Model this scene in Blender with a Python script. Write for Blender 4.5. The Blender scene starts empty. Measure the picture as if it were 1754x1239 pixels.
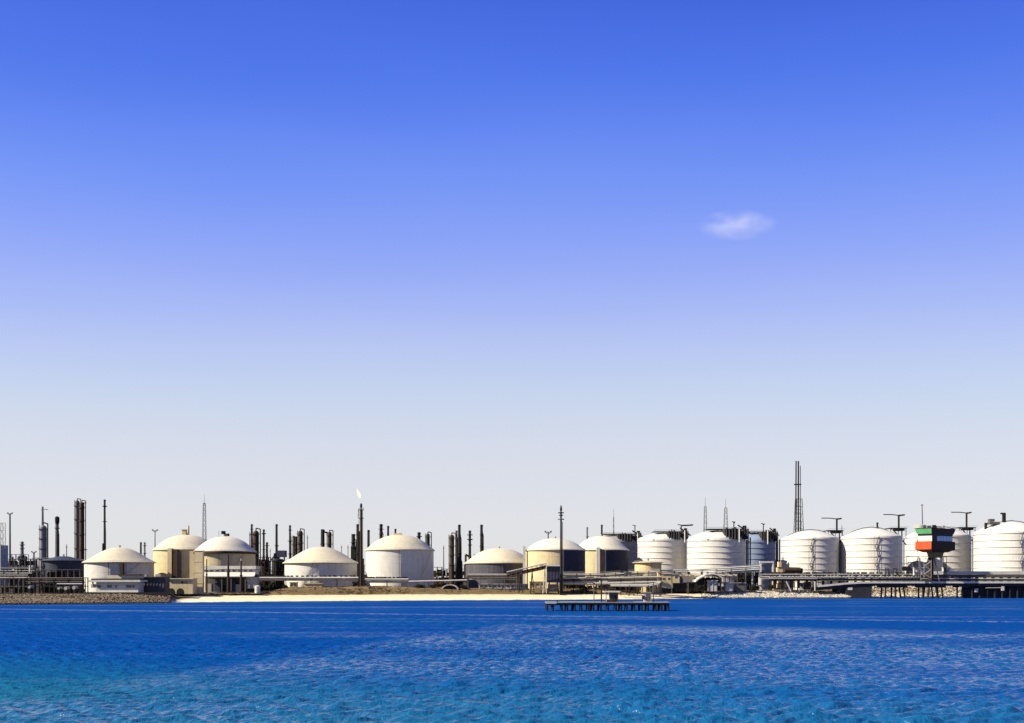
import bpy, math, random
import numpy as np
from mathutils import Vector
random.seed(7); rng = np.random.default_rng(7)
R = math.radians
scene = bpy.context.scene
COL = scene.collection

# ------------------------------------------------------------------ camera
F = 1519.0            # focal length in photo pixels (photo is 1754 wide)
HZ = 990.0            # horizon row
CH = 15.0             # eye height above the water
cam = bpy.data.cameras.new('camera'); camo = bpy.data.objects.new('camera', cam); COL.objects.link(camo)
camo.location = (0, 0, CH); camo.rotation_euler = (R(90), 0, 0)
cam.sensor_width = 36; cam.lens = 36 * F / 1754; cam.shift_y = (HZ - 619.5) / 1754
cam.clip_start = 0.5; cam.clip_end = 60000
scene.camera = camo

# ------------------------------------------------------------------ exposure
vs = scene.view_settings
vs.view_transform = 'Standard'; vs.look = 'None'; vs.gamma = 1; vs.use_curve_mapping = False
vs.exposure = 1.42

# ------------------------------------------------------------------ sun and sky
SUN_EL, SUN_AZ = 36.0, 16.0     # sun stands to the left, a little towards the camera
a = R(SUN_AZ); e = R(SUN_EL)
sdir = Vector((-math.cos(a) * math.cos(e), -math.sin(a) * math.cos(e), math.sin(e)))
sl = bpy.data.lights.new('sun', 'SUN'); sl.energy = 5.0; sl.angle = R(0.53); sl.color = (1.0, 0.90, 0.70)
so = bpy.data.objects.new('sun', sl); COL.objects.link(so)
so.rotation_euler = sdir.to_track_quat('Z', 'Y').to_euler()

world = bpy.data.worlds.new('World'); scene.world = world; world.use_nodes = True
nt = world.node_tree; nt.nodes.clear()
def N(t, typ, **kw):
    n = t.nodes.new(typ)
    for k, v in kw.items(): setattr(n, k, v)
    return n
def srgb(r, g, b):
    f = lambda c: (c / 255 / 12.92) if c / 255 <= 0.04045 else ((c / 255 + 0.055) / 1.055) ** 2.4
    return (f(r), f(g), f(b), 1)
sky = N(nt, 'ShaderNodeTexSky', sky_type='NISHITA', sun_disc=False)
sky.sun_elevation = e; sky.sun_rotation = math.atan2(sdir.x, sdir.y)
sky.air_density = 1.0; sky.dust_density = 1.0; sky.ozone_density = 3.0
geo = N(nt, 'ShaderNodeTexCoord'); sep = N(nt, 'ShaderNodeSeparateXYZ'); nt.links.new(geo.outputs['Generated'], sep.inputs[0])
# height above the horizon, slightly paler towards the sun side
ns = N(nt, 'ShaderNodeTexNoise'); ns.inputs['Scale'].default_value = 1.0; ns.inputs['Detail'].default_value = 2
mp = N(nt, 'ShaderNodeMapping'); mp.inputs['Scale'].default_value = (1.5, 1.5, 9)
nt.links.new(geo.outputs['Generated'], mp.inputs[0]); nt.links.new(mp.outputs[0], ns.inputs['Vector'])
def M(t, op, a_, b_):
    n = N(t, 'ShaderNodeMath', operation=op)
    for i, v in enumerate((a_, b_)):
        if isinstance(v, (int, float)): n.inputs[i].default_value = v
        else: t.links.new(v, n.inputs[i])
    return n.outputs[0]
h = M(nt, 'ADD', sep.outputs['Z'], M(nt, 'MULTIPLY', M(nt, 'MULTIPLY', M(nt, 'MULTIPLY', sep.outputs['X'], sep.outputs['X']), sep.outputs['Z']), 0.38))
h = M(nt, 'ADD', h, M(nt, 'MULTIPLY', M(nt, 'MULTIPLY', M(nt, 'SUBTRACT', ns.outputs['Fac'], 0.5), 0.09), sep.outputs['Z']))
ramp = N(nt, 'ShaderNodeValToRGB'); nt.links.new(h, ramp.inputs[0])
stops = [(0.0, (224, 223, 224)), (0.079, (222, 221, 226)), (0.15, (214, 216, 229)), (0.194, (202, 214, 232)), (0.25, (184, 198, 240)), (0.299, (163, 179, 245)),
         (0.341, (144, 166, 246)), (0.383, (126, 154, 247)), (0.419, (110, 144, 245)), (0.461, (88, 126, 240)), (0.50, (74, 114, 234)), (0.55, (62, 101, 228)), (0.8, (36, 66, 178))]
el = ramp.color_ramp.elements
while len(el) > 1: el.remove(el[0])
for i, (p, c) in enumerate(stops):
    x = el[0] if i == 0 else el.new(p)
    x.position = p; x.color = srgb(*c)
ramp.color_ramp.interpolation = 'B_SPLINE'
EXPK = 2 ** -vs.exposure
sc_ = N(nt, 'ShaderNodeVectorMath', operation='SCALE'); nt.links.new(ramp.outputs[0], sc_.inputs[0]); sc_.inputs['Scale'].default_value = 10.0 * EXPK
mx = N(nt, 'ShaderNodeMixRGB'); mx.inputs[0].default_value = 0.93
nt.links.new(sky.outputs[0], mx.inputs[1]); nt.links.new(sc_.outputs[0], mx.inputs[2])
bg = N(nt, 'ShaderNodeBackground'); bg.inputs[1].default_value = 0.1; nt.links.new(mx.outputs[0], bg.inputs[0])
wo = N(nt, 'ShaderNodeOutputWorld'); nt.links.new(bg.outputs[0], wo.inputs[0])

# ------------------------------------------------------------------ helpers
def X(px, D): return (px - 877.0) / F * D
def Z(py, D): return CH - (py - HZ) / F * D
def W(wpx, D): return wpx / F * D

_m = {}
def mat(name, color, rough=0.6, metal=0.0, var=0.25, scale=0.25, streak=0.0, stain=(0.12, 0.07, 0.035), bump=0.0, spec=0.15, bscale=3.0):
    """painted / weathered surface: broad tonal mottling, optional vertical run-off streaks"""
    if name in _m: return _m[name]
    m = bpy.data.materials.new(name); m.use_nodes = True; t = m.node_tree; t.nodes.clear(); _m[name] = m
    p = N(t, 'ShaderNodeBsdfPrincipled'); o = N(t, 'ShaderNodeOutputMaterial'); t.links.new(p.outputs[0], o.inputs[0])
    p.inputs['Roughness'].default_value = rough; p.inputs['Metallic'].default_value = metal; p.inputs['Specular IOR Level'].default_value = spec
    g = N(t, 'ShaderNodeNewGeometry')
    n1 = N(t, 'ShaderNodeTexNoise'); n1.inputs['Scale'].default_value = scale; n1.inputs['Detail'].default_value = 6; n1.inputs['Roughness'].default_value = 0.65
    t.links.new(g.outputs['Position'], n1.inputs['Vector'])
    r1 = N(t, 'ShaderNodeMapRange'); r1.inputs[1].default_value = 0.3; r1.inputs[2].default_value = 0.7
    r1.inputs[3].default_value = 1 - var; r1.inputs[4].default_value = 1 + var * 0.35; t.links.new(n1.outputs['Fac'], r1.inputs[0])
    c = N(t, 'ShaderNodeVectorMath', operation='SCALE'); c.inputs[0].default_value = color; t.links.new(r1.outputs[0], c.inputs['Scale'])
    last = c.outputs[0]
    if streak:
        m2 = N(t, 'ShaderNodeMapping'); m2.inputs['Scale'].default_value = (1.1, 1.1, 0.06); t.links.new(g.outputs['Position'], m2.inputs[0])
        n2 = N(t, 'ShaderNodeTexNoise'); n2.inputs['Scale'].default_value = 1.0; n2.inputs['Detail'].default_value = 5; t.links.new(m2.outputs[0], n2.inputs['Vector'])
        r2 = N(t, 'ShaderNodeMapRange'); r2.inputs[1].default_value = 0.5; r2.inputs[2].default_value = 0.8; r2.inputs[3].default_value = 0; r2.inputs[4].default_value = streak
        t.links.new(n2.outputs['Fac'], r2.inputs[0])
        x = N(t, 'ShaderNodeMixRGB'); t.links.new(r2.outputs[0], x.inputs[0]); t.links.new(last, x.inputs[1]); x.inputs[2].default_value = (*stain, 1); last = x.outputs[0]
    t.links.new(last, p.inputs['Base Color'])
    if bump:
        n3 = N(t, 'ShaderNodeTexNoise'); n3.inputs['Scale'].default_value = bscale; n3.inputs['Detail'].default_value = 5; t.links.new(g.outputs['Position'], n3.inputs['Vector'])
        b = N(t, 'ShaderNodeBump'); b.inputs['Strength'].default_value = 0.6; b.inputs['Distance'].default_value = bump
        t.links.new(n3.outputs['Fac'], b.inputs['Height']); t.links.new(b.outputs[0], p.inputs['Normal'])
    return m

white = mat('white_paint', (0.43, 0.42, 0.385), 0.5, var=0.16, streak=0.5, stain=(0.24, 0.19, 0.13))
lngwhite = mat('tank_white_paint', (0.43, 0.42, 0.39), 0.5, var=0.14, streak=0.38, stain=(0.26, 0.22, 0.17))
cream = mat('cream_paint', (0.42, 0.355, 0.215), 0.5, var=0.18, streak=0.5, stain=(0.22, 0.15, 0.08))
domewhite = mat('pale_roof_paint', (0.43, 0.405, 0.33), 0.6, var=0.08, streak=0.15, stain=(0.3, 0.25, 0.18))
creamroof = mat('cream_roof_paint', (0.42, 0.385, 0.285), 0.6, var=0.16, streak=0.3, stain=(0.26, 0.2, 0.13))
shadetank = mat('shaded_tank_grey', (0.050, 0.050, 0.062), 0.6, var=0.12, streak=0.35, stain=(0.2, 0.18, 0.16))  # tank wall colour with its shadow already mixed in
navy = mat('dark_blue_paint', (0.034, 0.039, 0.062), 0.6, var=0.3, streak=0.3, stain=(0.02, 0.02, 0.025))
blueg = mat('blue_grey_cladding', (0.11, 0.17, 0.30), 0.6, var=0.2, streak=0.2, stain=(0.06, 0.07, 0.1))
dark = mat('dark_steel', (0.013, 0.011, 0.010), 0.6, var=0.3)
rust = mat('rusty_dark_steel', (0.032, 0.020, 0.014), 0.7, var=0.4, streak=0.4)
midg = mat('weathered_grey_steel', (0.085, 0.078, 0.072), 0.6, var=0.3, streak=0.3, stain=(0.07, 0.05, 0.04))
lightg = mat('pale_galvanised_steel', (0.30, 0.29, 0.265), 0.5, var=0.25, streak=0.2, stain=(0.2, 0.15, 0.1))
fargrey = mat('haze_grey_steel', (0.135, 0.138, 0.155), 0.7, var=0.25)  # distance haze is put into this steel colour
conc = mat('concrete', (0.24, 0.225, 0.20), 0.85, var=0.25, streak=0.3, bump=0.02)
darkconc = mat('dark_concrete', (0.024, 0.024, 0.028), 0.8, var=0.35, streak=0.4, stain=(0.02, 0.025, 0.02), bump=0.02)  # near-black concrete for pier deck, walls and plinths
yellow = mat('yellowed_cream_paint', (0.42, 0.335, 0.175), 0.6, var=0.15, streak=0.4, stain=(0.3, 0.2, 0.1))
glassm = mat('window_glass', (0.02, 0.025, 0.03), 0.08, var=0.1, spec=0.6)
blueglass = mat('sky_blue_glass', (0.10, 0.30, 0.55), 0.15, var=0.2, spec=0.6)
greenp = mat('green_paint', (0.09, 0.30, 0.12), 0.6, var=0.25, streak=.25, stain=(.05, .15, .07))
redp = mat('red_paint', (0.38, 0.055, 0.012), 0.6, var=0.3, streak=.3, stain=(.2, .03, .01))
brown = mat('brown_cladding', (0.16, 0.115, 0.05), 0.7, var=0.2, streak=0.3, stain=(0.08, 0.05, 0.02))
blackp = mat('black_cladding_and_shade', (0.010, 0.011, 0.015), 0.5, var=0.2)  # black parts, and the shade painted on the tower's right faces
dbrown = mat('shaded_red_cladding', (0.022, 0.010, 0.006), 0.6, var=0.2)  # red bands of the tower with their shaded side put into the colour

class MB:
    def __init__(s): s.v = []; s.f = []
    def add(s, vs_, fs):
        o = len(s.v); s.v += [tuple(p) for p in vs_]; s.f += [tuple(i + o for i in f) for f in fs]; return s
    def box(s, c, d, rz=0.0):
        cx, cy, cz = c; hx, hy, hz = d[0] / 2, d[1] / 2, d[2] / 2; co, si = math.cos(rz), math.sin(rz)
        vs_ = [(cx + x * co - y * si, cy + x * si + y * co, cz + z) for z in (-hz, hz) for x, y in ((-hx, -hy), (hx, -hy), (hx, hy), (-hx, hy))]
        return s.add(vs_, [(3, 2, 1, 0), (4, 5, 6, 7), (0, 1, 5, 4), (1, 2, 6, 5), (2, 3, 7, 6), (3, 0, 4, 7)])
    def tube(s, p0, p1, r0, r1=None, n=8, caps=True):
        r1 = r0 if r1 is None else r1
        p0 = Vector(p0); p1 = Vector(p1); d = (p1 - p0).normalized(); u = d.orthogonal().normalized(); w = d.cross(u)
        vs_ = []
        for p, r in ((p0, r0), (p1, r1)):
            for i in range(n):
                t = 2 * math.pi * i / n; vs_.append(p + (u * math.cos(t) + w * math.sin(t)) * r)
        fs = [(i, (i + 1) % n, n + (i + 1) % n, n + i) for i in range(n)]
        if caps: fs += [tuple(range(n))[::-1], tuple(range(n, 2 * n))]
        return s.add(vs_, fs)
    def path(s, pts, r, n=6):
        for p, q in zip(pts[:-1], pts[1:]): s.tube(p, q, r, n=n)
        return s
    def lathe(s, prof, n=48, c=(0, 0), a0=0.0, a1=2 * math.pi):
        full = abs(a1 - a0 - 2 * math.pi) < 1e-6; k = n if full else n + 1
        vs_ = []
        for r, z in prof:
            for i in range(k):
                t = a0 + (a1 - a0) * i / n; vs_.append((c[0] + r * math.cos(t), c[1] + r * math.sin(t), z))
        fs = []
        for j in range(len(prof) - 1):
            for i in range(n):
                i2 = (i + 1) % k
                fs.append((j * k + i, j * k + i2, (j + 1) * k + i2, (j + 1) * k + i))
        return s.add(vs_, fs)
    def loft(s, q0, q1):
        n = len(q0)
        return s.add(list(q0) + list(q1), [(i, (i + 1) % n, n + (i + 1) % n, n + i) for i in range(n)] + [tuple(range(n))[::-1], tuple(range(n, 2 * n))])

def link(name, mb, material, parent=None, smooth=False, loc=(0, 0, 0)):
    me = bpy.data.meshes.new(name); me.from_pydata(mb.v, [], mb.f); me.validate(); me.update()
    me.materials.append(material)
    if smooth:
        me.polygons.foreach_set('use_smooth', [True] * len(me.polygons))
        try: me.set_sharp_from_angle(angle=R(35))
        except Exception: pass
    o = bpy.data.objects.new(name, me); COL.objects.link(o); o.location = loc
    if parent is not None: o.parent = parent
    return o
def thing(name, label, cat, loc, group=None):
    o = bpy.data.objects.new(name, None); COL.objects.link(o); o.location = loc
    o['label'] = label; o['category'] = cat
    if group: o['group'] = group
    return o
def tag(o, label=None, cat=None, group=None, kind=None):
    if label: o['label'] = label
    if cat: o['category'] = cat
    if group: o['group'] = group
    if kind: o['kind'] = kind
    return o

# ------------------------------------------------------------------ shoreline and land
SH = [(-900, 1038), (0, 1036.2), (150, 1034.8), (290, 1033.4), (300, 1032.4), (450, 1030.8), (600, 1029.6), (760, 1028.6), (900, 1028), (1100, 1026.6), (1240, 1025.4), (1455, 1025.2), (1482, 1023.5), (1655, 1023.2), (1672, 1024.4), (1754, 1024.4), (2600, 1022)]
def shoreD(px):
    y = np.interp(px, [p[0] for p in SH], [p[1] for p in SH]); return CH * F / (y - HZ)
PROF = {  # inland distance -> height, by photo column
    -900: [(-30, -3), (0, 0), (14, 3.6), (24, 5.4), (45, 5.4), (70, 4.6), (100, 4)],
    280:  [(-30, -3), (0, 0), (14, 3.4), (26, 5.2), (45, 5.2), (70, 4.4), (100, 4)],
    305:  [(-30, -1.6), (0, 0), (14, 1.4), (36, 3.0), (45, 4.4), (70, 4.2), (100, 4)],
    440:  [(-30, -1.6), (0, 0), (14, 1.5), (36, 3.3), (44, 5.2), (62, 4.6), (100, 4)],
    500:  [(-30, -1.6), (0, 0), (14, 1.5), (36, 3.4), (50, 8.2), (60, 8.0), (72, 4)],
    640:  [(-30, -1.6), (0, 0), (14, 1.5), (36, 3.5), (50, 9.0), (58, 8.8), (70, 4)],
    780:  [(-30, -1.6), (0, 0), (14, 1.5), (36, 3.8), (50, 7.4), (60, 6.8), (72, 4)],
    930:  [(-30, -1.6), (0, 0), (14, 1.6), (33, 3.6), (42, 6.8), (62, 6.4), (90, 4)],
    1100: [(-30, -1.6), (0, 0), (14, 1.7), (30, 3.7), (38, 7.6), (60, 7.4), (90, 4.4)],
    1190: [(-30, -1.6), (0, 0), (14, 1.9), (32, 4.2), (44, 5.8), (60, 5.6), (90, 4.4)],
    1250: [(-30, -3.0), (0, 0), (9, 3.2), (20, 5.6), (40, 5.6), (60, 5.0), (90, 4.4)],
    1455: [(-30, -3.0), (0, 0), (9, 3.0), (18, 4.8), (40, 5.2), (60, 5.0), (90, 4.4)],
    1475: [(-30, -3.0), (0, 0), (9, 4.5), (14, 8.0), (20, 8.2), (30, 4.6), (90, 4.4)],
    1655: [(-30, -3.0), (0, 0), (9, 4.5), (14, 8.0), (20, 8.2), (30, 4.6), (90, 4.4)],
    1672: [(-30, -3.0), (0, 0), (10, 2.6), (24, 4.4), (40, 4.6), (60, 4.6), (90, 4.4)],
    2600: [(-30, -3.0), (0, 0), (10, 2.6), (24, 4.4), (40, 4.6), (60, 4.6), (90, 4.4)]}
PK = sorted(PROF)
def landZ(px, t):
    hs = [np.interp(t, [q[0] for q in PROF[k]], [q[1] for q in PROF[k]]) for k in PK]
    if px <= PK[0]: return hs[0]
    if px >= PK[-1]: return hs[-1]
    i = max(j for j in range(len(PK)) if PK[j] <= px)
    if i == len(PK) - 1: return hs[-1]
    u = (px - PK[i]) / (PK[i + 1] - PK[i]); return hs[i] * (1 - u) + hs[i + 1] * u
def build_land():
    pxs = np.concatenate([np.linspace(-900, -60, 15), np.arange(-50, 1810, 6), np.linspace(1830, 2600, 15)])
    ts = np.concatenate([np.arange(-30, 0, 6), np.arange(0, 80, 1.5), np.array([85, 95, 110, 150, 220, 320, 500, 900, 1600, 3000, 6000, 12000, 30000])])
    vs_ = []; ph = rng.uniform(0, 6.28, 12)
    for t in ts:
        for px in pxs:
            D = shoreD(px) + t; x = X(px, D)
            z = landZ(px, t)
            if 0 < t < 110:
                n = sum(math.sin(x * (0.05 * 1.5 ** k) + ph[k]) * math.cos(D * (0.07 * 1.5 ** k) + ph[k + 6]) / 1.35 ** k for k in range(6))
                amp = 0.05 if (t < 33 and 300 < px < 1240) else 0.33
                z = z + n * amp
            vs_.append((x, D, z))
    nc = len(pxs); fs = [(j * nc + i, j * nc + i + 1, (j + 1) * nc + i + 1, (j + 1) * nc + i) for j in range(len(ts) - 1) for i in range(nc - 1)]
    mb = MB(); mb.v = vs_; mb.f = fs
    m = bpy.data.materials.new('sand_and_earth'); m.use_nodes = True; t_ = m.node_tree; p = t_.nodes['Principled BSDF']
    p.inputs['Roughness'].default_value = 0.95; p.inputs['Specular IOR Level'].default_value = 0.1
    g = N(t_, 'ShaderNodeNewGeometry'); s = N(t_, 'ShaderNodeSeparateXYZ'); t_.links.new(g.outputs['Position'], s.inputs[0])
    n1 = N(t_, 'ShaderNodeTexNoise'); n1.inputs['Scale'].default_value = 0.12; n1.inputs['Detail'].default_value = 8; n1.inputs['Roughness'].default_value = 0.7
    t_.links.new(g.outputs['Position'], n1.inputs['Vector'])
    zz = M(t_, 'ADD', s.outputs['Z'], M(t_, 'MULTIPLY', M(t_, 'SUBTRACT', n1.outputs['Fac'], 0.5), 1.6))
    rp = N(t_, 'ShaderNodeValToRGB'); t_.links.new(M(t_, 'DIVIDE', zz, 10.0), rp.inputs[0])
    es = rp.color_ramp.elements; es[0].position = 0.0; es[0].color = (0.20, 0.17, 0.12, 1); es[1].position = 0.03; es[1].color = (0.50, 0.44, 0.31, 1)
    for pp, cc in ((0.31, (0.47, 0.40, 0.26)), (0.36, (0.11, 0.078, 0.036)), (0.6, (0.10, 0.072, 0.035)), (1.0, (0.15, 0.115, 0.065))):
        q = es.new(pp); q.color = (*cc, 1)
    n2 = N(t_, 'ShaderNodeTexNoise'); n2.inputs['Scale'].default_value = 0.6; n2.inputs['Detail'].default_value = 8; n2.inputs['Roughness'].default_value = 0.75
    mm = N(t_, 'ShaderNodeMapping'); mm.inputs['Scale'].default_value = (0.3, 1, 1); t_.links.new(g.outputs['Position'], mm.inputs[0]); t_.links.new(mm.outputs[0], n2.inputs['Vector'])
    r1 = N(t_, 'ShaderNodeMapRange'); r1.inputs[1].default_value = 0.3; r1.inputs[2].default_value = 0.7; r1.inputs[3].default_value = 0.72; r1.inputs[4].default_value = 1.18
    t_.links.new(n2.outputs['Fac'], r1.inputs[0])
    c = N(t_, 'ShaderNodeVectorMath', operation='SCALE'); t_.links.new(rp.outputs[0], c.inputs[0]); t_.links.new(r1.outputs[0], c.inputs['Scale'])
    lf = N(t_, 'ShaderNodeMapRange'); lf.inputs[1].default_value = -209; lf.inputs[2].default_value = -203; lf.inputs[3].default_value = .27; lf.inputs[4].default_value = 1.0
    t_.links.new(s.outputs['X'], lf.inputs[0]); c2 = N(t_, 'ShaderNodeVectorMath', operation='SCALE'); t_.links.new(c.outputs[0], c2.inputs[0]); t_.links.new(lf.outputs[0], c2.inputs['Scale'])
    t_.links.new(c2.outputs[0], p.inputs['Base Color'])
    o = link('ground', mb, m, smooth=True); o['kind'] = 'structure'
build_land()
def ground_at(px, D): return float(landZ(px, D - shoreD(px)))

# ------------------------------------------------------------------ sea
def build_sea():
    def steps(lo, hi, f):
        r = [lo]
        while r[-1] < hi: r.append(r[-1] + f(r[-1]))
        return r
    ys = [-600, -200, -40, 10, 40, 60, 72] + steps(80, 620, lambda d: 0.13 * (d / 90) ** 1.75) + [640, 680, 740, 820]
    pxs = np.concatenate([np.array([-4000, -1500, -600, -250]), np.linspace(-110, 1864, 600), np.array([2000, 2350, 3300, 5800])])
    Y, P = np.meshgrid(np.array(ys), pxs, indexing='ij')
    Xw = (P - 877) / F * np.maximum(Y, 60)
    Zw = np.zeros_like(Y)
    dy = np.gradient(np.array(ys))[:, None] * np.ones_like(P); dx = (1974 / 600) / F * np.maximum(Y, 60)
    sp = np.maximum(dx, dy)
    inside = ((P > -115) & (P < 1870) & (Y > 76) & (Y < 640)).astype(float)
    patch = 0.5 + 0.5 * np.sin(Xw * 0.021 + 1.3 + np.sin(Y * 0.017) * 2) * np.cos(Y * 0.028 + 0.6 + np.sin(Xw * 0.013) * 1.7)
    Hx = np.zeros_like(Y)
    for k in range(90):
        L = 1.1 * 1.0175 ** k * rng.uniform(0.93, 1.07)
        th = R(90) + rng.normal(0, 0.62)
        kx, ky = 2 * math.pi / L * math.cos(th), 2 * math.pi / L * math.sin(th)
        amp = 0.0088 * L ** (1.0 if L < 6 else 0.5) * (1 if L < 6 else 6 ** .5)
        fade = np.clip((L / (sp * 2.6) - 0.6) / 0.8, 0, 1)
        phs = kx * Xw + ky * Y + rng.uniform(0, 6.28)
        Zw += amp * fade * (np.sin(phs) + 0.32 * np.sin(2 * phs))
    Zw *= inside * (0.65 + 0.7 * patch)
    n, m_ = Y.shape
    idx = np.arange(n * m_).reshape(n, m_)
    quads = np.stack([idx[:-1, :-1], idx[:-1, 1:], idx[1:, 1:], idx[1:, :-1]], -1).reshape(-1, 4)
    me = bpy.data.meshes.new('sea'); co = np.stack([Xw, Y, Zw], -1).reshape(-1, 3).astype(np.float32)
    me.vertices.add(len(co)); me.vertices.foreach_set('co', co.ravel())
    me.loops.add(quads.size); me.loops.foreach_set('vertex_index', quads.ravel().astype(np.int32))
    me.polygons.add(len(quads)); me.polygons.foreach_set('loop_start', np.arange(0, quads.size, 4, dtype=np.int32))
    me.polygons.foreach_set('use_smooth', np.ones(len(quads), dtype=bool)); me.update(calc_edges=True)
    w = bpy.data.materials.new('sea_water'); w.use_nodes = True; t = w.node_tree; p = t.nodes['Principled BSDF']
    g = N(t, 'ShaderNodeNewGeometry')
    s = N(t, 'ShaderNodeSeparateXYZ'); t.links.new(g.outputs['Position'], s.inputs[0])
    def noise(sx, sy, loc, det=4, rough=.55):
        mp_ = N(t, 'ShaderNodeMapping'); mp_.inputs['Scale'].default_value = (sx, sy, 1); mp_.inputs['Location'].default_value = (loc, loc * .7, 0); t.links.new(g.outputs['Position'], mp_.inputs[0])
        n_ = N(t, 'ShaderNodeTexNoise'); n_.inputs['Scale'].default_value = 1; n_.inputs['Detail'].default_value = det; n_.inputs['Roughness'].default_value = rough; t.links.new(mp_.outputs[0], n_.inputs['Vector']); return n_.outputs['Fac']
    def rng_(v, a_, b_, c_, d_):
        q = N(t, 'ShaderNodeMapRange'); t.links.new(v, q.inputs[0])
        for i_, x_ in enumerate((a_, b_, c_, d_)): q.inputs[i_ + 1].default_value = x_
        return q.outputs[0]
    # shallow sandy-bottomed teal area on the near left, deep blue elsewhere
    shallow = rng_(M(t, 'ADD', s.outputs['Y'], M(t, 'MULTIPLY', s.outputs['X'], .35)), 150, 62, 0.0, 0.80)
    tf = M(t, 'ADD', shallow, M(t, 'MULTIPLY', M(t, 'SUBTRACT', noise(.012, .022, 0), 0.5), 0.9))
    rp = N(t, 'ShaderNodeValToRGB'); t.links.new(tf, rp.inputs[0]); es = rp.color_ramp.elements
    es[0].position = 0.0; es[0].color = (0.0010, 0.033, 0.160, 1); es[1].position = 0.75; es[1].color = (0.006, 0.078, 0.130, 1)
    # wind-ruffled water starts at a curved line and lies on the near side of it
    wob = M(t, 'MULTIPLY', M(t, 'SUBTRACT', noise(.02, .02, 5), .5), 60)
    e1 = M(t, 'SUBTRACT', 292, M(t, 'MULTIPLY', s.outputs['X'], 0.33)); e2 = M(t, 'ADD', 296, M(t, 'MULTIPLY', s.outputs['X'], 2.9))
    edge = M(t, 'MINIMUM', e1, e2)
    ruf = rng_(M(t, 'SUBTRACT', M(t, 'ADD', edge, wob), s.outputs['Y']), -8, 22, 0, 1)
    ruf = M(t, 'MULTIPLY', ruf, rng_(noise(.009, .035, 9, 6), .40, .58, .22, 1.0))
    # slicks and boat wakes: long thin pale lines in the calm part
    sl1 = rng_(noise(.0035, .055, 2.4, 3), .56, .72, 0, .55)
    wake = rng_(M(t, 'ABSOLUTE', M(t, 'SUBTRACT', M(t, 'ADD', s.outputs['Y'], M(t, 'MULTIPLY', s.outputs['X'], .30)), 352), 0), 0, 5, .8, 0)
    lines = M(t, 'MAXIMUM', sl1, wake)
    gl = M(t, 'MAXIMUM', ruf, lines)
    hsum = M(t, 'ADD', M(t, 'MULTIPLY', noise(2.2, 1.5, 0, 3), 0.42), M(t, 'MULTIPLY', noise(.75, .45, 3, 3), 0.5))
    b = N(t, 'ShaderNodeBump'); b.inputs['Distance'].default_value = 0.5; t.links.new(hsum, b.inputs['Height'])
    b.inputs['Strength'].default_value = 0.9
    # choppy water hides part of its own grazing reflection: diffuse body colour + tempered Fresnel gloss
    t.nodes.remove(p); out = [q for q in t.nodes if q.type == 'OUTPUT_MATERIAL'][0]
    df = N(t, 'ShaderNodeBsdfDiffuse'); mc = N(t, 'ShaderNodeMixRGB'); t.links.new(M(t, 'MULTIPLY', ruf, .55), mc.inputs[0]); t.links.new(rp.outputs[0], mc.inputs[1]); mc.inputs[2].default_value = (.006, .062, .150, 1); t.links.new(mc.outputs[0], df.inputs[0]); t.links.new(b.outputs[0], df.inputs['Normal'])
    gs = N(t, 'ShaderNodeBsdfGlossy'); gs.inputs['Roughness'].default_value = .24; t.links.new(b.outputs[0], gs.inputs['Normal'])
    fr = N(t, 'ShaderNodeFresnel'); fr.inputs[0].default_value = 1.33; t.links.new(b.outputs[0], fr.inputs['Normal'])
    mxs = N(t, 'ShaderNodeMixShader'); t.links.new(M(t, 'MULTIPLY', fr.outputs[0], M(t, 'ADD', M(t, 'MULTIPLY', gl, 1.20), .03)), mxs.inputs[0])
    t.links.new(df.outputs[0], mxs.inputs[1]); t.links.new(gs.outputs[0], mxs.inputs[2]); t.links.new(mxs.outputs[0], out.inputs[0])
    me.materials.append(w)
    o = bpy.data.objects.new('sea', me); COL.objects.link(o); o['kind'] = 'structure'
build_sea()

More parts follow.
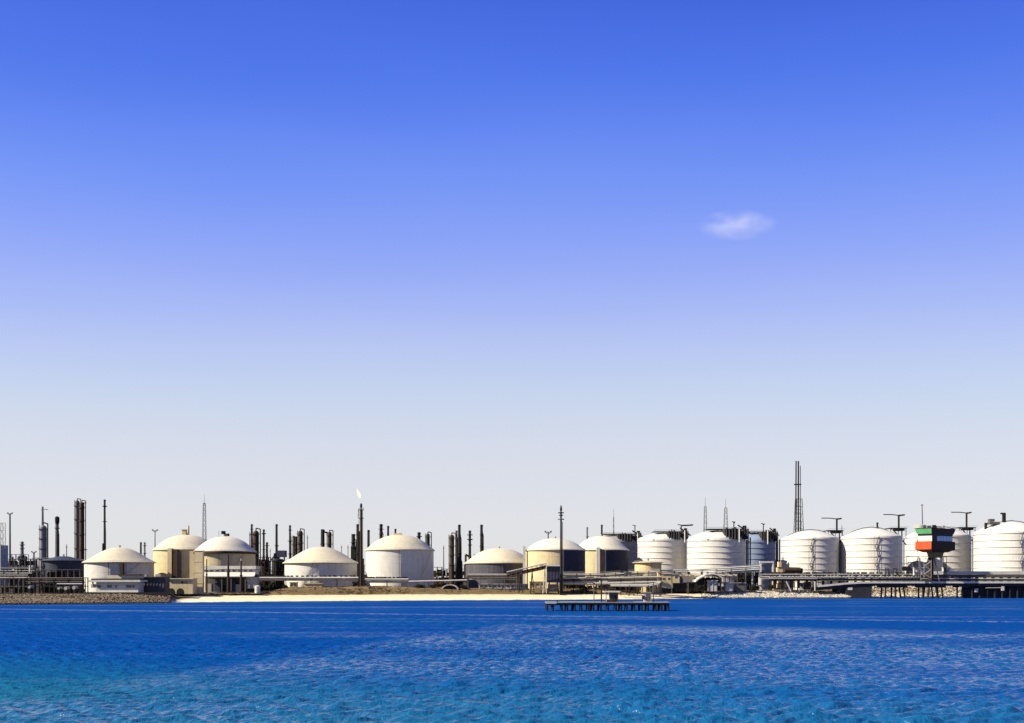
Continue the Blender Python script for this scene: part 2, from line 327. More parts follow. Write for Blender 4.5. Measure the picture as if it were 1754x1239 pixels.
# ------------------------------------------------------------------ tanks
def ring(r, z, dr, dz, n=64):
    return MB().lathe([(r - 0.05, z), (r + dr, z), (r + dr, z + dz), (r - 0.05, z + dz)], n)
def rail_ring(r, z, hgt=1.2, n=40, a0=0, a1=2 * math.pi):
    mb = MB(); pts = [(r * math.cos(a0 + (a1 - a0) * i / n), r * math.sin(a0 + (a1 - a0) * i / n)) for i in range(n + 1)]
    for (x, y), (x2, y2) in zip(pts[:-1], pts[1:]):
        mb.tube((x, y, z), (x, y, z + hgt), 0.05, n=4); mb.tube((x, y, z + hgt), (x2, y2, z + hgt), 0.05, n=4); mb.tube((x, y, z + hgt * .5), (x2, y2, z + hgt * .5), 0.04, n=4)
    return mb
def tank(px, Rpx, yeave, yapex, D, label, kind='cone', wall=white, roof=creamroof, stair=None, name='storage_tank', group='storage tanks'):
    th = math.atan((px - 877) / F); r = W(Rpx, D) * math.cos(th); g = 4.0
    ze = Z(yeave, D) - g; za = Z(yapex, D) - g
    t = thing(name, label, 'storage tank', (X(px, D), D, g), group)
    link('shell', MB().lathe([(r, 0), (r, ze)], 72), wall, t, True)
    link('foundation_ring', MB().lathe([(r + 0.2, 0.5), (r + 1.0, 0.5), (r + 1.0, -1.5)], 72), conc, t, True)
    if kind == 'cone':
        link('roof', MB().lathe([(r - .1, ze - .05), (r + 1.7, ze - 0.25), (r + 1.7, ze + 0.15), (r * .84, ze + (za - ze) * .27), (r * .66, ze + (za - ze) * .53), (r * .5, ze + (za - ze) * .73), (r * .34, ze + (za - ze) * .89), (r * .18, ze + (za - ze) * .98), (0.01, za)], 72), roof, t, True)
    else:
        prof = [(r, ze - .45), (r + 1.0, ze - .45), (r + 1.0, ze + .15)]
        for i in range(1, 13):
            u = i / 12; prof.append((max(r * (1 - u), 0.01), ze + .25 + (za - ze) * (1 - (1 - u) ** 2.4)))
        link('roof', MB().lathe(prof, 72), roof, t, True)
    for k in range(1, 6):   # weld courses of the shell
        link('shell_course', ring(r, ze * k / 6, 0.05, 0.12, 72), wall, t, True)
    link('roof_vent', MB().tube((0, 0, za - .2), (0, 0, za + 1.3), .7, n=12).tube((0, 0, za + 1.3), (0, 0, za + 1.6), 1.1, n=12), lightg, t)
    link('roof_handrail', rail_ring(r + 0.3, ze + .1, n=44), lightg, t)
    # spiral stair around the front of the shell
    st = stair if stair is not None else (-100, -30)
    mb = MB(); n = 26
    for i in range(n):
        u = i / (n - 1); an = R(st[0] + (st[1] - st[0]) * u); z = ze * u
        mb.box(((r + .6) * math.cos(an), (r + .6) * math.sin(an), z), (1.0, .9, .12), an)
        mb.tube(((r + 1.1) * math.cos(an), (r + 1.1) * math.sin(an), z), ((r + 1.1) * math.cos(an), (r + 1.1) * math.sin(an), z + 1.1), .04, n=4)
    link('spiral_stair', mb, midg, t)['kind'] = 'stuff'
    link('ladder_pipe', MB().tube(((r + .35) * math.cos(R(-84)), (r + .35) * math.sin(R(-84)), 0), ((r + .35) * math.cos(R(-84)), (r + .35) * math.sin(R(-84)), ze), .16, n=6), midg, t)
    link('manway', MB().tube(((r - .1) * math.cos(R(-60)), (r - .1) * math.sin(R(-60)), 1.6), ((r + .5) * math.cos(R(-60)), (r + .5) * math.sin(R(-60)), 1.6), .7, n=12), lightg, t)
    return t, r, ze, za
def riser(t, x, y, z1, w, m=white, name='riser_duct_or_lit_strip'):
    mb = MB().box((x, y, z1 / 2), (w, w, z1)); return link(name, mb, m, t)

T1 = tank(205, 60, 964, 938, 690, 'low cream storage tank with cone roof behind the white flat-roofed office at far left', wall=white)
riser(T1[0], W(27, 690), -T1[1] * .95, T1[2] * .98, 2.4, rust, 'pipe_shadow_strip')  # dark box painted in as a pipe's shadow on the shell
T2 = tank(320, 57, 943, 917, 740, 'tall cream-yellow domed tank with vertical riser ducts, left of the tank with the terminal building', 'dome', cream, creamroof)
t, r, ze, za = T2
for dx, w, m_, zz in ((-6, 3.3, cream, 1.02), (3.5, 3.4, rust, 1.0), (9, 2.2, midg, .95)): riser(t, W(dx, 740), -r - 2, ze * zz, w, m_)
link('top_equipment', MB().box((W(-4, 740), 0, za + 2), (3, 3, 4.5)).box((W(-4, 740), 0, za + 4.6), (5, 4, .4)).tube((W(3, 740), 0, za), (W(3, 740), 0, za + 8), .7, n=8), yellow, t)
T3 = tank(386, 52, 945, 920, 690, 'cream domed tank directly behind the white-roofed terminal building', 'dome', cream, domewhite)
t, r, ze, za = T3
link('wind_girder', ring(r, ze - 2.0, 2.0, 1.3), rust, t, True)
riser(t, -r * .93, -r * .55, ze, 3.6, cream)  # pale box added as the sunlit left strip of the wall
link('top_equipment', MB().box((-1.5, 0, za + 3.4), (3, 2, 2.4), .5).box((1.0, 0, za + 1.6), (4, 2, 2), -.5).tube((-5, 0, za), (-5, 0, za + 5), .12, n=5), dark, t)
T4 = tank(550, 62, 965, 937, 690, 'low white tank with wide cone roof, left of the tall flare stack', wall=white, stair=(-115, -89))
T5 = tank(685, 58, 943, 917, 690, 'tall white domed tank right of the tall flare stack', 'dome', white, creamroof, stair=(-62, -20))
t, r, ze, za = T5
link('roof_hatch', MB().box((-1.2, -3, za + .2), (6, 3, 2.2)), yellow, t)
T6 = tank(855, 57, 965, 940, 720, 'low grey tank with shade-darkened wall and pale rounded roof behind the rising conveyor gallery', 'dome', shadetank, creamroof)
T7 = tank(951, 51, 943, 923, 690, 'cream domed tank behind the dark vent mast, white post at its left edge', 'dome', cream, domewhite)
t, r, ze, za = T7
riser(t, -r - 1.0, -r * .35, ze + 3.0, 2.2, white, 'corner_post')
panelm = mat('slate_blue_shade', (0.026, 0.029, 0.045), .7, var=.35, streak=.4, stain=(.015, .016, .025))  # shade of the cream walls, laid on as dark curved panels
for i in range(4): link('wall_shade_panel', MB().lathe([(r + .05, 1), (r + .35, 1), (r + .35, ze - .5), (r + .05, ze - .5)], 5, (0, 0), R(-76.5 + i * 16.1), R(-60.6 + i * 16.1)), panelm, t, True)
T8 = tank(1030, 46, 943, 919, 765, 'cream domed tank with white riser pipe and dark duct down its front', 'dome', cream, domewhite)
t, r, ze, za = T8
for i in range(4): link('wall_shade_panel', MB().lathe([(r + .05, 1), (r + .35, 1), (r + .35, ze - .5), (r + .05, ze - .5)], 5, (0, 0), R(-88 + i * 17.6), R(-70.6 + i * 17.6)), panelm, t, True)  # shaded right half of this wall as dark panels
for dx, w, m_, zz in ((-10.5, 3.0, white, 1.05), (-3, 2.8, rust, 1.0), (1.6, 1.0, white, 1.02)): riser(t, W(dx, 765), -r - 2, ze * zz, w, m_)
T18 = tank(109, 35, 961, 953, 770, 'squat dark blue tank at far left, in front of the twin columns', wall=navy, roof=navy)
T17 = tank(1110, 23, 964, 961, 662, 'small flat-topped cream tank in front of the ribbed tanks', wall=yellow, roof=cream)

def lng(px, Rpx, yk, yap, D, label, style, crane_dx=None, crane_y=None, wall=lngwhite, boom=(-25, 8), stair_dx=None):
    """ribbed full-containment gas tank: shell, stiffener rings, shallow dome, roof platform, davit crane"""
    th = math.atan((px - 877) / F); r = W(Rpx, D) * math.cos(th); g = 4.0
    zk = Z(yk, D) - g; za = Z(yap, D) - g
    t = thing('gas_tank', label, 'storage tank', (X(px, D), D, g), 'ribbed white gas tanks')
    link('shell', MB().lathe([(r, 0), (r, zk)], 80), wall, t, True)
    n = 9
    for k in range(n):
        z = 3.0 + (zk - 3.6) * k / (n - 1)
        link('stiffener_ring', ring(r, z, .50, .28, 80), wall, t, True)
    prof = [(r + .1, zk)]
    rk = r * (0.90 if style == 'a' else 0.95); zkk = zk + (za - zk) * (.40 if style == 'a' else .22)
    for i in range(0, 8):
        u = i / 7 * math.pi / 2; prof.append((rk + (r - rk) * math.cos(u), zk + .05 + (zkk - zk) * math.sin(u)))
    for i in range(1, 11):
        u = i / 10; prof.append((max(rk * (1 - u), .01), zkk + (za - zkk) * (1 - (1 - u) ** 2)))
    link('dome_roof', MB().lathe(prof, 80), wall, t, True)
    link('foundation_slab', MB().lathe([(r + .05, .6), (r + 1.6, .6), (r + 1.6, -2)], 72), conc, t, True)
    cx = W(crane_dx, D) if crane_dx is not None else 0
    if style == 'a':
        # big dark pump platform over the right half of the roof
        x0, x1 = r * .08, r * .98; zt = za + .6; zb = zk + .4
        link('platform_deck', MB().box(((x0 + x1) / 2 - r * .25, -r * .2, zt), (x1 - x0 + r * .5, r * .75, .35)), dark, t)
        pm = MB()
        for i in range(8):
            xx = x0 + (x1 - x0) * i / 7
            for yy in (-r * .52, r * .1):
                b = za - (za - zk) * min(1, (math.hypot(xx, yy) / r) ** 2); pm.tube((xx, yy, b - 1), (xx, yy, zt), .28, n=6)
            if i < 7: pm.tube((xx, -r * .52, zb), (xx + (x1 - x0) / 7, -r * .52, zt), .14, n=4)
        link('platform_frame', pm, dark, t)
        em = MB()
        for i in range(9):
            xx = x0 + (x1 - x0) * (i + .5) / 9; em.tube((xx, -r * (.95 if xx < r * .55 else .66), zb + .3), (xx, -r * (.95 if xx < r * .55 else .66), zt + random.uniform(-.9, 1.4)), random.uniform(.5, 1.0), n=8)
        em.box((r * .33, -r * .76, (zb + zt) / 2), (r * .52, r * .34, zt - zb - .3))
        em.box((r * .75, -r * .48, (zb + zt) / 2 - .6), (r * .36, r * .34, zt - zb - 2))
        link('pump_equipment', em, mat('soiled_steelwork', (.03, .028, .03), .8, var=.6, scale=.9, streak=.5, stain=(.09, .075, .06)), t)
        link('slanting_stair', MB().box(((x0 + x1) / 2 + r * .38, -r * .3, zt + 1.6), (r * .12, 1.6, 3.0)).path([(x1 - r * .3, -r * .3, zt + 3.5), (x1 + r * .12, -r * .3, zt - 2.8)], .55, 6).path([(x1 - r * .3, -r * .45, zt + 2.5), (x1 + r * .12, -r * .45, zt - 3.8)], .35, 6), dark, t)
        link('vent_riser', MB().tube((cx, -r * 1.0, zk - 2), (cx, -r * 1.0, zt + .5), .5, n=8), white, t)
        link('deck_handrail', MB().path([(x0 - r * .5, -r * .57, zt + 1.4), (x1, -r * .57, zt + 1.4)], .1, 4).path([(x0 - r * .5, -r * .57, zt + .8), (x1, -r * .57, zt + .8)], .08, 4), dark, t)
        link('roof_walkway', MB().box((-r * .28, -r * .88, zk + .5), (r * .5, .8, .3)).tube((-r * .02, -r * .84, zk + .4), (-r * .02, -r * .84, zk + 3.0), .35, n=6).box((-r * .3, -r * .8, zk + 2), (r * .4, .5, .5)), midg, t)
        side = r + 1.1
        link('side_pipe_bundle', MB().tube((side, -2, 0), (side, -2, zk + 1), .7, n=8).tube((side + 1.8, 0, 0), (side + 1.8, 0, zk + 2), .5, n=8).tube((side + 3.2, -1, 0), (side + 3.2, -1, zk + 3), .6, n=8), navy, t)
    else:
        x0, x1 = r * .5, r * 1.06; zt = zk + (za - zk) * .95
        link('platform_deck', MB().box(((x0 + x1) / 2, -r * .2, zt), (x1 - x0, r * .5, .5)).box(((x0 + x1) / 2 + r * .1, -r * .2, zt - 1.2), ((x1 - x0) * .5, r * .3, 1.8)), dark, t)
        pm = MB()
        for xx in (x0 + .5, (x0 + x1) / 2, x1 - .5): pm.tube((xx, -r * .4, zk - .5), (xx, -r * .4, zt), .3, n=6)
        pm.tube((x1 - .5, -r * .4, zt), (x0, -r * .4, zk + (za - zk) * .8), .25, n=5); pm.tube((x1 + 1.6, -r * .2, zk - 5), (x0 + 1, -r * .5, zt - 1), .5, n=6)
        link('platform_frame', pm, midg, t)
        link('roof_pipe', MB().path([(r * f, -r * .1, zk + .8 + (za - zk) * (1 - (f / 1) ** 2)) for f in (-.85, -.6, -.3, 0, .3, .55)], .3, 6), midg, t)
        link('roof_valve_skid', MB().box((-r * .8, -r * .3, zk + 1.4), (3, 2, 1.6)).tube((-r * .7, -r * .3, zk + 1), (-r * .7, -r * .3, zk + 4), .3, n=6).box((-r * .55, -r * .35, zk + 2.2), (2, 2, .5)), lightg, t)
        link('deck_handrail', MB().path([(x0, -r * .46, zt + 1.3), (x1 + 2, -r * .46, zt + 1.3)], .09, 4), dark, t)
        link('side_pipe_bundle', MB().tube((r + .9, -2, 0), (r + .9, -2, zt), .55, n=8).tube((r * .99, -r * .35, 0), (r * .99, -r * .35, zk), .35, n=8), lightg, t)
    if crane_y is not None:
        zc = Z(crane_y, D) - g; y = -r * .25; b0 = W(boom[0], D); b1 = W(boom[1], D)
        o = link('crane_post', MB().tube((cx, y, zt), (cx, y, zc), .45 if style == 'a' else .8, n=8), dark, t)
        link('crane_boom', MB().path([(cx + b0, y, zc + .7), (cx + b0 * .45, y, zc + .7), (cx, y, zc)], .38, 6).path([(cx, y, zc), (cx + b1 * .5, y, zc + .1), (cx + b1, y, zc + .5)], .65, 6), dark, t)
    if stair_dx is not None:
        xx = W(stair_dx, D); yy = -math.sqrt(max(r * r - xx * xx, 1)) - 1.0; sm = MB(); k = 6
        for i in range(k):
            z0 = zk * i / k; z1 = zk * (i + 1) / k; s = 1 if i % 2 else -1
            sm.path([(xx - 1.3 * s, yy, z0 + .3), (xx + 1.3 * s, yy, z1)], .26, 5); sm.box((xx + 1.3 * s, yy, z1), (1.4, 1.2, .2))
        for s in (-2.1, 2.1): sm.tube((xx + s, yy, 0), (xx + s, yy, zk + 1.5), .10, n=5)
        link('zigzag_stair', sm, midg, t)
    return t, r, zk, za

lng(1050, 46, 930, 917, 850, 'grey-looking ribbed gas tank half hidden behind the cream tanks, dark deck on top', 'a', 36, 902, mat('dull_grey_tank_paint', (0.21, 0.205, 0.195), .6, var=.2, streak=.4, stain=(.1, .085, .07)), boom=(-4, 1))
lng(1134, 42, 927, 913, 775, 'ribbed white gas tank third from the left, crane boom pointing right above it', 'a', 31, 901, boom=(-6, 20))
lng(1227, 50, 927, 909, 740, 'ribbed white gas tank in front of the two grey lattice masts', 'a', 27, 896, boom=(-3, 2))
lng(1291, 37, 930, 913, 815, 'shaded blue-grey ribbed gas tank squeezed between two white ones', 'a', 14, 899, mat('blue_grey_shade', (0.15, 0.19, 0.27), .5, var=.1, streak=.2, stain=(.2, .22, .25)), boom=(-4, 2))  # wall colour carries the blue shade this tank stands in
lng(1387, 50, 925, 909, 745, 'ribbed white gas tank in front of the tall twin flare derrick', 'b', 42, 890, boom=(-26, 8), stair_dx=-13)
lng(1491, 54, 923, 905, 735, 'ribbed white gas tank left of the flag-coloured control tower', 'b', 43, 884, boom=(-26, 10), stair_dx=-10)
lng(1606, 57, 921, 904, 765, 'ribbed white gas tank directly behind the flag-coloured control tower', 'b', 43, 880, boom=(-26, 8), stair_dx=-46)
T16 = lng(1729, 63, 915, 894, 715, 'largest ribbed white gas tank at the right edge of the picture', 'b', 55, 872, boom=(-36, 8), stair_dx=-11)
t, r, zk, za = T16
link('roof_post', MB().box((W(-45, 715), -4, zk + 4), (1.5, 1.5, 9.5)).box((W(-42, 715), -4, zk + 8.4), (4, 1.2, .7)).box((W(-14, 715), -4, za + 3.2), (2.0, 2.0, 7.4)).box((W(-16.5, 715), -4, za + 6.4), (3, 1.2, 1.2)), dark, t)
link('pipe_slot', MB().box((W(-30, 715), -r - .3, 2.9 + 4.2), (W(50, 715), 1.4, .7)), dark, t)
link('roof_skid', MB().box((W(-34, 715), -6, za - 1.5), (8, 4, 2)).box((W(-38, 715), -6, za + .8), (4, 3, 2)), midg, t)

# ------------------------------------------------------------------ columns, stacks, masts
def column(px, ytop, wpx, D, label, style='stack', m=dark, ybase=None, name=None, cat=None, group=None, heads=None):
    g = 4.0; zt = Z(ytop, D) - g; r = max(W(wpx, D) * .62, .32)
    names = {'stack': ('chimney', 'chimney'), 'column': ('process_column', 'process column'), 'pole': ('vent_pole', 'vent pole'), 'light': ('floodlight_mast', 'light mast')}
    nm, ct = names[style]
    t = thing(name or nm, label, cat or ct, (X(px, D), D, g), group or 'dark columns and stacks of the refinery')
    if style == 'stack':
        link('shaft', MB().tube((0, 0, 0), (0, 0, zt), r * 1.25, r * .9, n=16), m, t, True)
        link('top_rim', ring(r * .9, zt - 1.6, .35, .9, 16), m, t, True)
        for f in random.sample((.55, .66, .75, .84, .92), random.choice((1, 2, 3))): link('platform', ring(r * .95, zt * f, random.uniform(.8, 1.6), random.uniform(.25, .9), 16), m, t)
        if random.random() < .6: link('side_pipe', MB().path([(r * 1.5, -.5, 0), (r * 1.35, -.5, zt * random.uniform(.6, .93)), (0, 0, zt * .94)], random.uniform(.25, .5), 6), random.choice([midg, rust, dark]), t)
        link('ladder', MB().tube((-r * 1.3, -.4, 0), (-r * 1.0, -.4, zt), .14, n=4).tube((-r * 1.3, .3, 0), (-r * 1.0, .3, zt), .14, n=4), m, t)
    elif style == 'column':
        prof = [(r, 0), (r, zt - r)] + [(max(r * math.cos(u), .01), zt - r + r * math.sin(u)) for u in [R(15 * i) for i in range(1, 7)]]
        link('vessel', MB().lathe(prof, 20), m, t, True)
        for i, f in enumerate((.45, .62, .78, .93)):
            link('platform', ring(r, zt * f, 1.25, .25, 16), midg, t)
            link('platform_rail', rail_ring(r + 1.2, zt * f + .25, 1.1, 10), m, t)
        link('overhead_pipe', MB().path([(0, 0, zt), (0, 0, zt + r * .8), (r + 1.4, 0, zt + r * .5), (r + 1.4, 0, zt * .3)], max(.45, r * .2), 8), rust, t)
        link('ladder_cage', MB().tube((-r - .5, -.3, 0), (-r - .5, -.3, zt), .35, n=6), m, t)
    elif style == 'pole':
        link('shaft', MB().tube((0, 0, 0), (0, 0, zt), r * 1.1, r * .6, n=8), m, t, True)
        link('tip', MB().tube((0, 0, zt), (0, 0, zt + 1.2), r * .4, r * .3, n=6).box((0, 0, zt - 2), (r * 3, r * 3, .3)), m, t)
    else:
        link('shaft', MB().tube((0, 0, 0), (0, 0, zt), r * 1.1, r * .7, n=8), m, t, True)
        link('lamp_head', MB().box((0, 0, zt), (5.5, 1.5, .5)).box((-2.4, 0, zt + .7), (1.2, 1, 1)).box((2.4, 0, zt + .7), (1.2, 1, 1)).tube((0, 0, zt - 2.2), (2.2, 0, zt), .2, n=4).tube((0, 0, zt - 2.2), (-2.2, 0, zt), .2, n=4), m, t)
    return t, zt, r
C = column
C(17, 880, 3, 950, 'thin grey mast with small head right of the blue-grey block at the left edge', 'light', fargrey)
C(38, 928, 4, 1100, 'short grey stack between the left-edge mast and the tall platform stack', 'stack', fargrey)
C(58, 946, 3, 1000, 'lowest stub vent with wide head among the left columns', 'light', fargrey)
t, zt, r = C(74, 900, 9, 1000, 'grey column with a thin stack and side platform rising from its top, far left', 'column', fargrey)
link('upper_stack', MB().tube((-W(1, 1000), 0, zt - 2), (-W(1, 1000), 0, Z(868, 1000) - 4), 1.3, 1.0, n=10).box((1.6, 0, Z(873, 1000) - 4), (7, 2, .6)), fargrey, t)
t, zt, r = C(98, 886, 4.2, 900, 'dark round-headed stack left of the twin columns', 'stack', midg)
link('swollen_head', MB().lathe([(.1, zt + 1), (2.0, zt), (2.2, zt - 3), (1.9, zt - 6), (1.2, zt - 8)], 14), dark, t, True)
C(114, 934, 1.8, 900, 'thin short pole standing above the squat dark blue tank', 'pole', fargrey)
t, zt, r = C(132.5, 857, 5.5, 900, 'pale grey left column of the tallest twin pair', 'column', midg)
t, zt, r = C(140.5, 860, 6, 880, 'darker right column of the tallest twin pair', 'column', rust)
link('corner_frame', MB().box((0, 0, zt - 1), (W(13, 880), 3, .6)).box((W(3.5, 880), 0, zt * .45), (5, 3, .8)), dark, t)
t, zt, r = C(179.5, 856, 2.4, 900, 'slender tall dark chimney rising behind the low cream cone-roofed tank', 'stack', dark)
link('lower_casing', MB().tube((-1.4, 0, 0), (-1.4, 0, Z(931, 900) - 4), 1.9, 1.2, n=10), dark, t)
C(241.5, 929, 2.2, 1000, 'left of two small dark stubs over the cream cone roof', 'stack', dark)
C(248, 929, 2.0, 1000, 'fainter right one of two small stubs over the cream cone roof', 'stack', fargrey)
C(265.5, 909, 1.8, 900, 'floodlight mast with T head left of the tall cream-yellow tank', 'light', fargrey)
C(428, 913, 2, 850, 'thin pipe left of the arched column, right of the terminal building', 'pole', rust)
C(431.5, 898, 2.4, 860, 'tallest slender stack beside the arched column', 'stack', dark)
t, zt, r = C(438.5, 909, 8, 880, 'broad dark column with arched overhead pipe right of the cream domed tanks', 'column', rust)
C(452, 907, 2.4, 860, 'slender stack right of the arched column', 'stack', dark)
C(457.5, 929, 2.6, 860, 'short dark stack in front of the cluster of drums', 'stack', dark)
C(463, 941, 1.2, 900, 'hair-thin vent behind the drums', 'pole', dark)
C(474, 898, 2.8, 850, 'tall tapering stack above the dark drums', 'stack', dark)
C(497, 900, 2.4, 820, 'slender stack at the left slope of the wide cone roof', 'stack', dark)
C(503, 918, 3.0, 850, 'short pale-topped pipe left of the hooded column', 'stack', midg)
C(507, 919, 3.4, 830, 'dark short stack next to the hooded column', 'stack', dark)
C(514.5, 909, 6.5, 840, 'hooded dark column behind the wide cone roof', 'column', rust)
C(526.5, 918, 1.6, 900, 'thin grey pole alone over the wide cone roof', 'pole', fargrey)
t, zt, r = C(553, 907, 5, 850, 'left of two stout columns over the apex of the wide cone roof', 'stack', dark)
link('crossover_pipe', MB().path([(0, 0, zt - 2), (W(11, 850), 0, zt - 4)], .8, 6), dark, t)
C(564.5, 911, 5.5, 850, 'right of two stout columns over the apex of the wide cone roof', 'column', rust)
C(585, 935, 1.5, 1000, 'faint short vent on the right slope side of the wide cone roof', 'pole', fargrey)
C(596, 935, 1.7, 1000, 'faint vent nearest the flare stack on its left', 'pole', fargrey)
t, zt, r = C(605.5, 915, 5, 800, 'stepped dark column with leaning head left of the flare stack', 'stack', dark)
link('lower_block', MB().box((0, 0, (Z(936, 800) - 4) / 2), (W(8, 800), 4, Z(936, 800) - 4)), dark, t)
C(613, 898, 3.6, 790, 'dark stack close beside the flare stack', 'stack', dark)
C(631.5, 908, 3.2, 850, 'short dark stack just right of the flare stack', 'stack', dark)
t, zt, r = C(653, 898, 4.2, 850, 'square-headed stack over the left of the tall white domed tank', 'stack', dark)
C(665, 901, 2.6, 850, 'slim stack over the white domed tank, left of its hatch', 'stack', dark)
C(677.5, 906, 2.4, 850, 'smaller stack over the hatch of the white domed tank', 'stack', rust)
C(718, 912, 4.2, 850, 'short stout dark vent over the right shoulder of the white domed tank', 'stack', dark)
C(733, 914, 5.2, 830, 'thick dark column at the right edge of the white domed tank', 'column', dark)
C(760, 936, 1.6, 850, 'thin pole left of the cluster of four stacks', 'pole', rust)
C(774, 916, 6.5, 830, 'thick slanted-top dark column of the four-stack cluster', 'column', rust)
C(782, 909, 2.8, 850, 'paler stack between the thick column and the tallest of its cluster', 'stack', midg)
t, zt, r = C(787, 899, 3.6, 840, 'tallest stack of the cluster between the white tank and the grey tank', 'stack', dark)
link('bulging_base', MB().lathe([(.1, Z(953, 840) - 4), (W(5, 840), Z(962, 840) - 4), (W(6, 840), Z(985, 840) - 4), (W(6, 840), 0)], 14), dark, t, True)
t, zt, r = C(805, 909, 3.2, 830, 'stack with pipework at its foot, left of the low grey tank', 'stack', dark)
link('foot_pipework', MB().path([(-4, 0, 10), (-4, 0, Z(950, 830) - 4), (3, 0, Z(958, 830) - 4), (5, 0, Z(950, 830) - 4)], 1.0, 6), rust, t)
t, zt, r = C(825, 899, 3.6, 840, 'tall dark stack over the left of the low grey tank roof', 'stack', dark)
C(939, 912, 2, 760, 'small T-headed vent on the cream tank behind the dark vent mast', 'light', dark)
C(1006, 903, 2.0, 900, 'slim grey stub over the gap between two cream tanks', 'stack', fargrey)
C(1031, 899, 2.4, 850, 'dark stub over the cream tank with the riser pipes', 'stack', dark)
C(1442, 901, 1.0, 850, 'short thin vent between two white gas tanks', 'pole', dark)
C(1503, 895, 2.0, 800, 'short square vent on top of the gas tank left of the control tower', 'stack', dark)

def lattice(px, ytop, wb, wt, D, label, name='lattice_mast', cat='mast', bays=12, m=fargrey, tip=0, rl=.28):
    g = 4.0; zt = Z(ytop, D) - g; b = W(wb, D) / 2; tp = W(wt, D) / 2
    t = thing(name, label, cat, (X(px, D), D, g), 'lattice masts and derricks')
    for sx, sy in ((-1, -1), (1, -1), (1, 1), (-1, 1)):
        link('leg', MB().tube((sx * b, sy * b, 0), (sx * tp, sy * tp, zt), rl, rl * .8, n=5), m, t)
    br = MB()
    for i in range(bays):
        u0, u1 = i / bays, (i + 1) / bays; w0 = b + (tp - b) * u0; w1 = b + (tp - b) * u1; z0, z1 = zt * u0, zt * u1
        for (ax, ay), (bx_, by_) in zip(((-1, -1), (1, -1), (1, 1), (-1, 1)), ((1, -1), (1, 1), (-1, 1), (-1, -1))):
            br.tube((ax * w0, ay * w0, z0), (bx_ * w1, by_ * w1, z1), rl * .45, n=3); br.tube((ax * w1, ay * w1, z1), (bx_ * w1, by_ * w1, z1), rl * .45, n=3)
    link('bracing', br, m, t)
    if tip: link('tip', MB().tube((0, 0, zt - 1), (0, 0, zt + tip), rl * .9, rl * .4, n=6), m, t)
    return t, zt
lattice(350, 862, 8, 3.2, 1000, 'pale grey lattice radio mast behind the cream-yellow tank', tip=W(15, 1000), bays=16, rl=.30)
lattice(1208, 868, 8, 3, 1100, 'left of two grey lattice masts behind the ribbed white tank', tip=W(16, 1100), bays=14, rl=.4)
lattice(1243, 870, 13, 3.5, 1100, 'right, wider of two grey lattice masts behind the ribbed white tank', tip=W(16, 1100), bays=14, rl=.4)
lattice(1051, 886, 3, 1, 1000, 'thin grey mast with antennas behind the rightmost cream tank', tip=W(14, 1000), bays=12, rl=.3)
lattice(3, 896, 9, 8, 700, 'stubby pale lattice frame on top of the blue-grey block at the left edge', bays=9, m=lightg, rl=.25)
t, zt = lattice(1368, 855, 19, 9, 900, 'very tall flare derrick with twin riser stacks, the tallest thing on the skyline', 'flare_derrick', 'flare stack', 12, dark, rl=.35)
for dx, w, yt in ((-5.5, 2.4, 790), (-.6, 2.8, 790), (3.5, 1.4, 798)):
    link('riser_stack', MB().tube((W(dx, 900), 0, 0), (W(dx * .8, 900), 0, Z(yt, 900) - 4), W(w, 900) / 2, W(w, 900) / 2 * .9, n=10), dark, t, True)
link('stack_clamp', MB().box((-1, 0, Z(830, 900) - 4), (7, 2.4, 1.0)), dark, t)
# control mast on roof of the tower is built with the tower

# flare stack with burning flame
D = 640; g = ground_at(618, D)
t = thing('flare_stack', 'tall dark flare stack burning with a pale flame between the two white tanks', 'flare stack', (X(618.6, D), D, g))
zt = Z(873, D) - g
link('stack_pipe', MB().tube((0, 0, 0), (0, 0, zt), W(2.6, D), W(2.0, D), n=14), rust, t, True)
link('flare_tip', MB().tube((0, 0, zt), (0, 0, zt + 1.2), .5, .5, n=10).lathe([(.5, zt + 1.2), (.85, zt + 1.8), (.85, zt + 3.4), (.5, zt + 4.4)], 12), dark, t, True)
link('top_platform', ring(.8, zt - .4, 1.3, .3, 16), dark, t); link('top_platform_rail', rail_ring(1.9, zt, 1.2, 10), dark, t)
link('lower_platform', ring(.9, zt - 6.5, 1.2, .3, 16), dark, t)
link('pilot_pipes', MB().tube((-1.5, -.3, zt * .1), (-1.5, -.3, zt - .4), .22, n=5).tube((1.3, -.3, zt * .1), (1.2, -.3, zt), .18, n=5).path([(-2.4, 0, zt - 6), (-1.8, 0, zt - 3), (-2.2, 0, zt)], .2, 5), midg, t)
link('lower_frame', MB().box((-W(3.5, D), 0, (Z(910, D) - g) / 2), (W(2.2, D), 1.5, Z(910, D) - g)).box((W(3.2, D), 0, (Z(957, D) - g) / 2), (W(3.5, D), 1.5, Z(957, D) - g)), dark, t)
fl = MB(); prof = [(.05, 0), (.75, .7), (1.15, 1.9), (1.2, 3.0), (.85, 4.6), (.35, 6.0), (.04, 7.2)]; n = 14; vs_ = []
for r_, z_ in prof:
    for i in range(n):
        q = 2 * math.pi * i / n; rr = r_ * (1 + .18 * math.sin(3 * q + z_)); vs_.append((rr * math.cos(q) - .12 * z_ ** 1.7 * .62, rr * math.sin(q) * .8, z_))
fl.add(vs_, [(j * n + i, j * n + (i + 1) % n, (j + 1) * n + (i + 1) % n, (j + 1) * n + i) for j in range(len(prof) - 1) for i in range(n)])
fm = bpy.data.materials.new('flame_glow'); fm.use_nodes = True; tt = fm.node_tree; tt.nodes.clear()
em = N(tt, 'ShaderNodeEmission'); em.inputs[0].default_value = (1.0, .93, .66, 1); em.inputs[1].default_value = 0.46
oo = N(tt, 'ShaderNodeOutputMaterial')
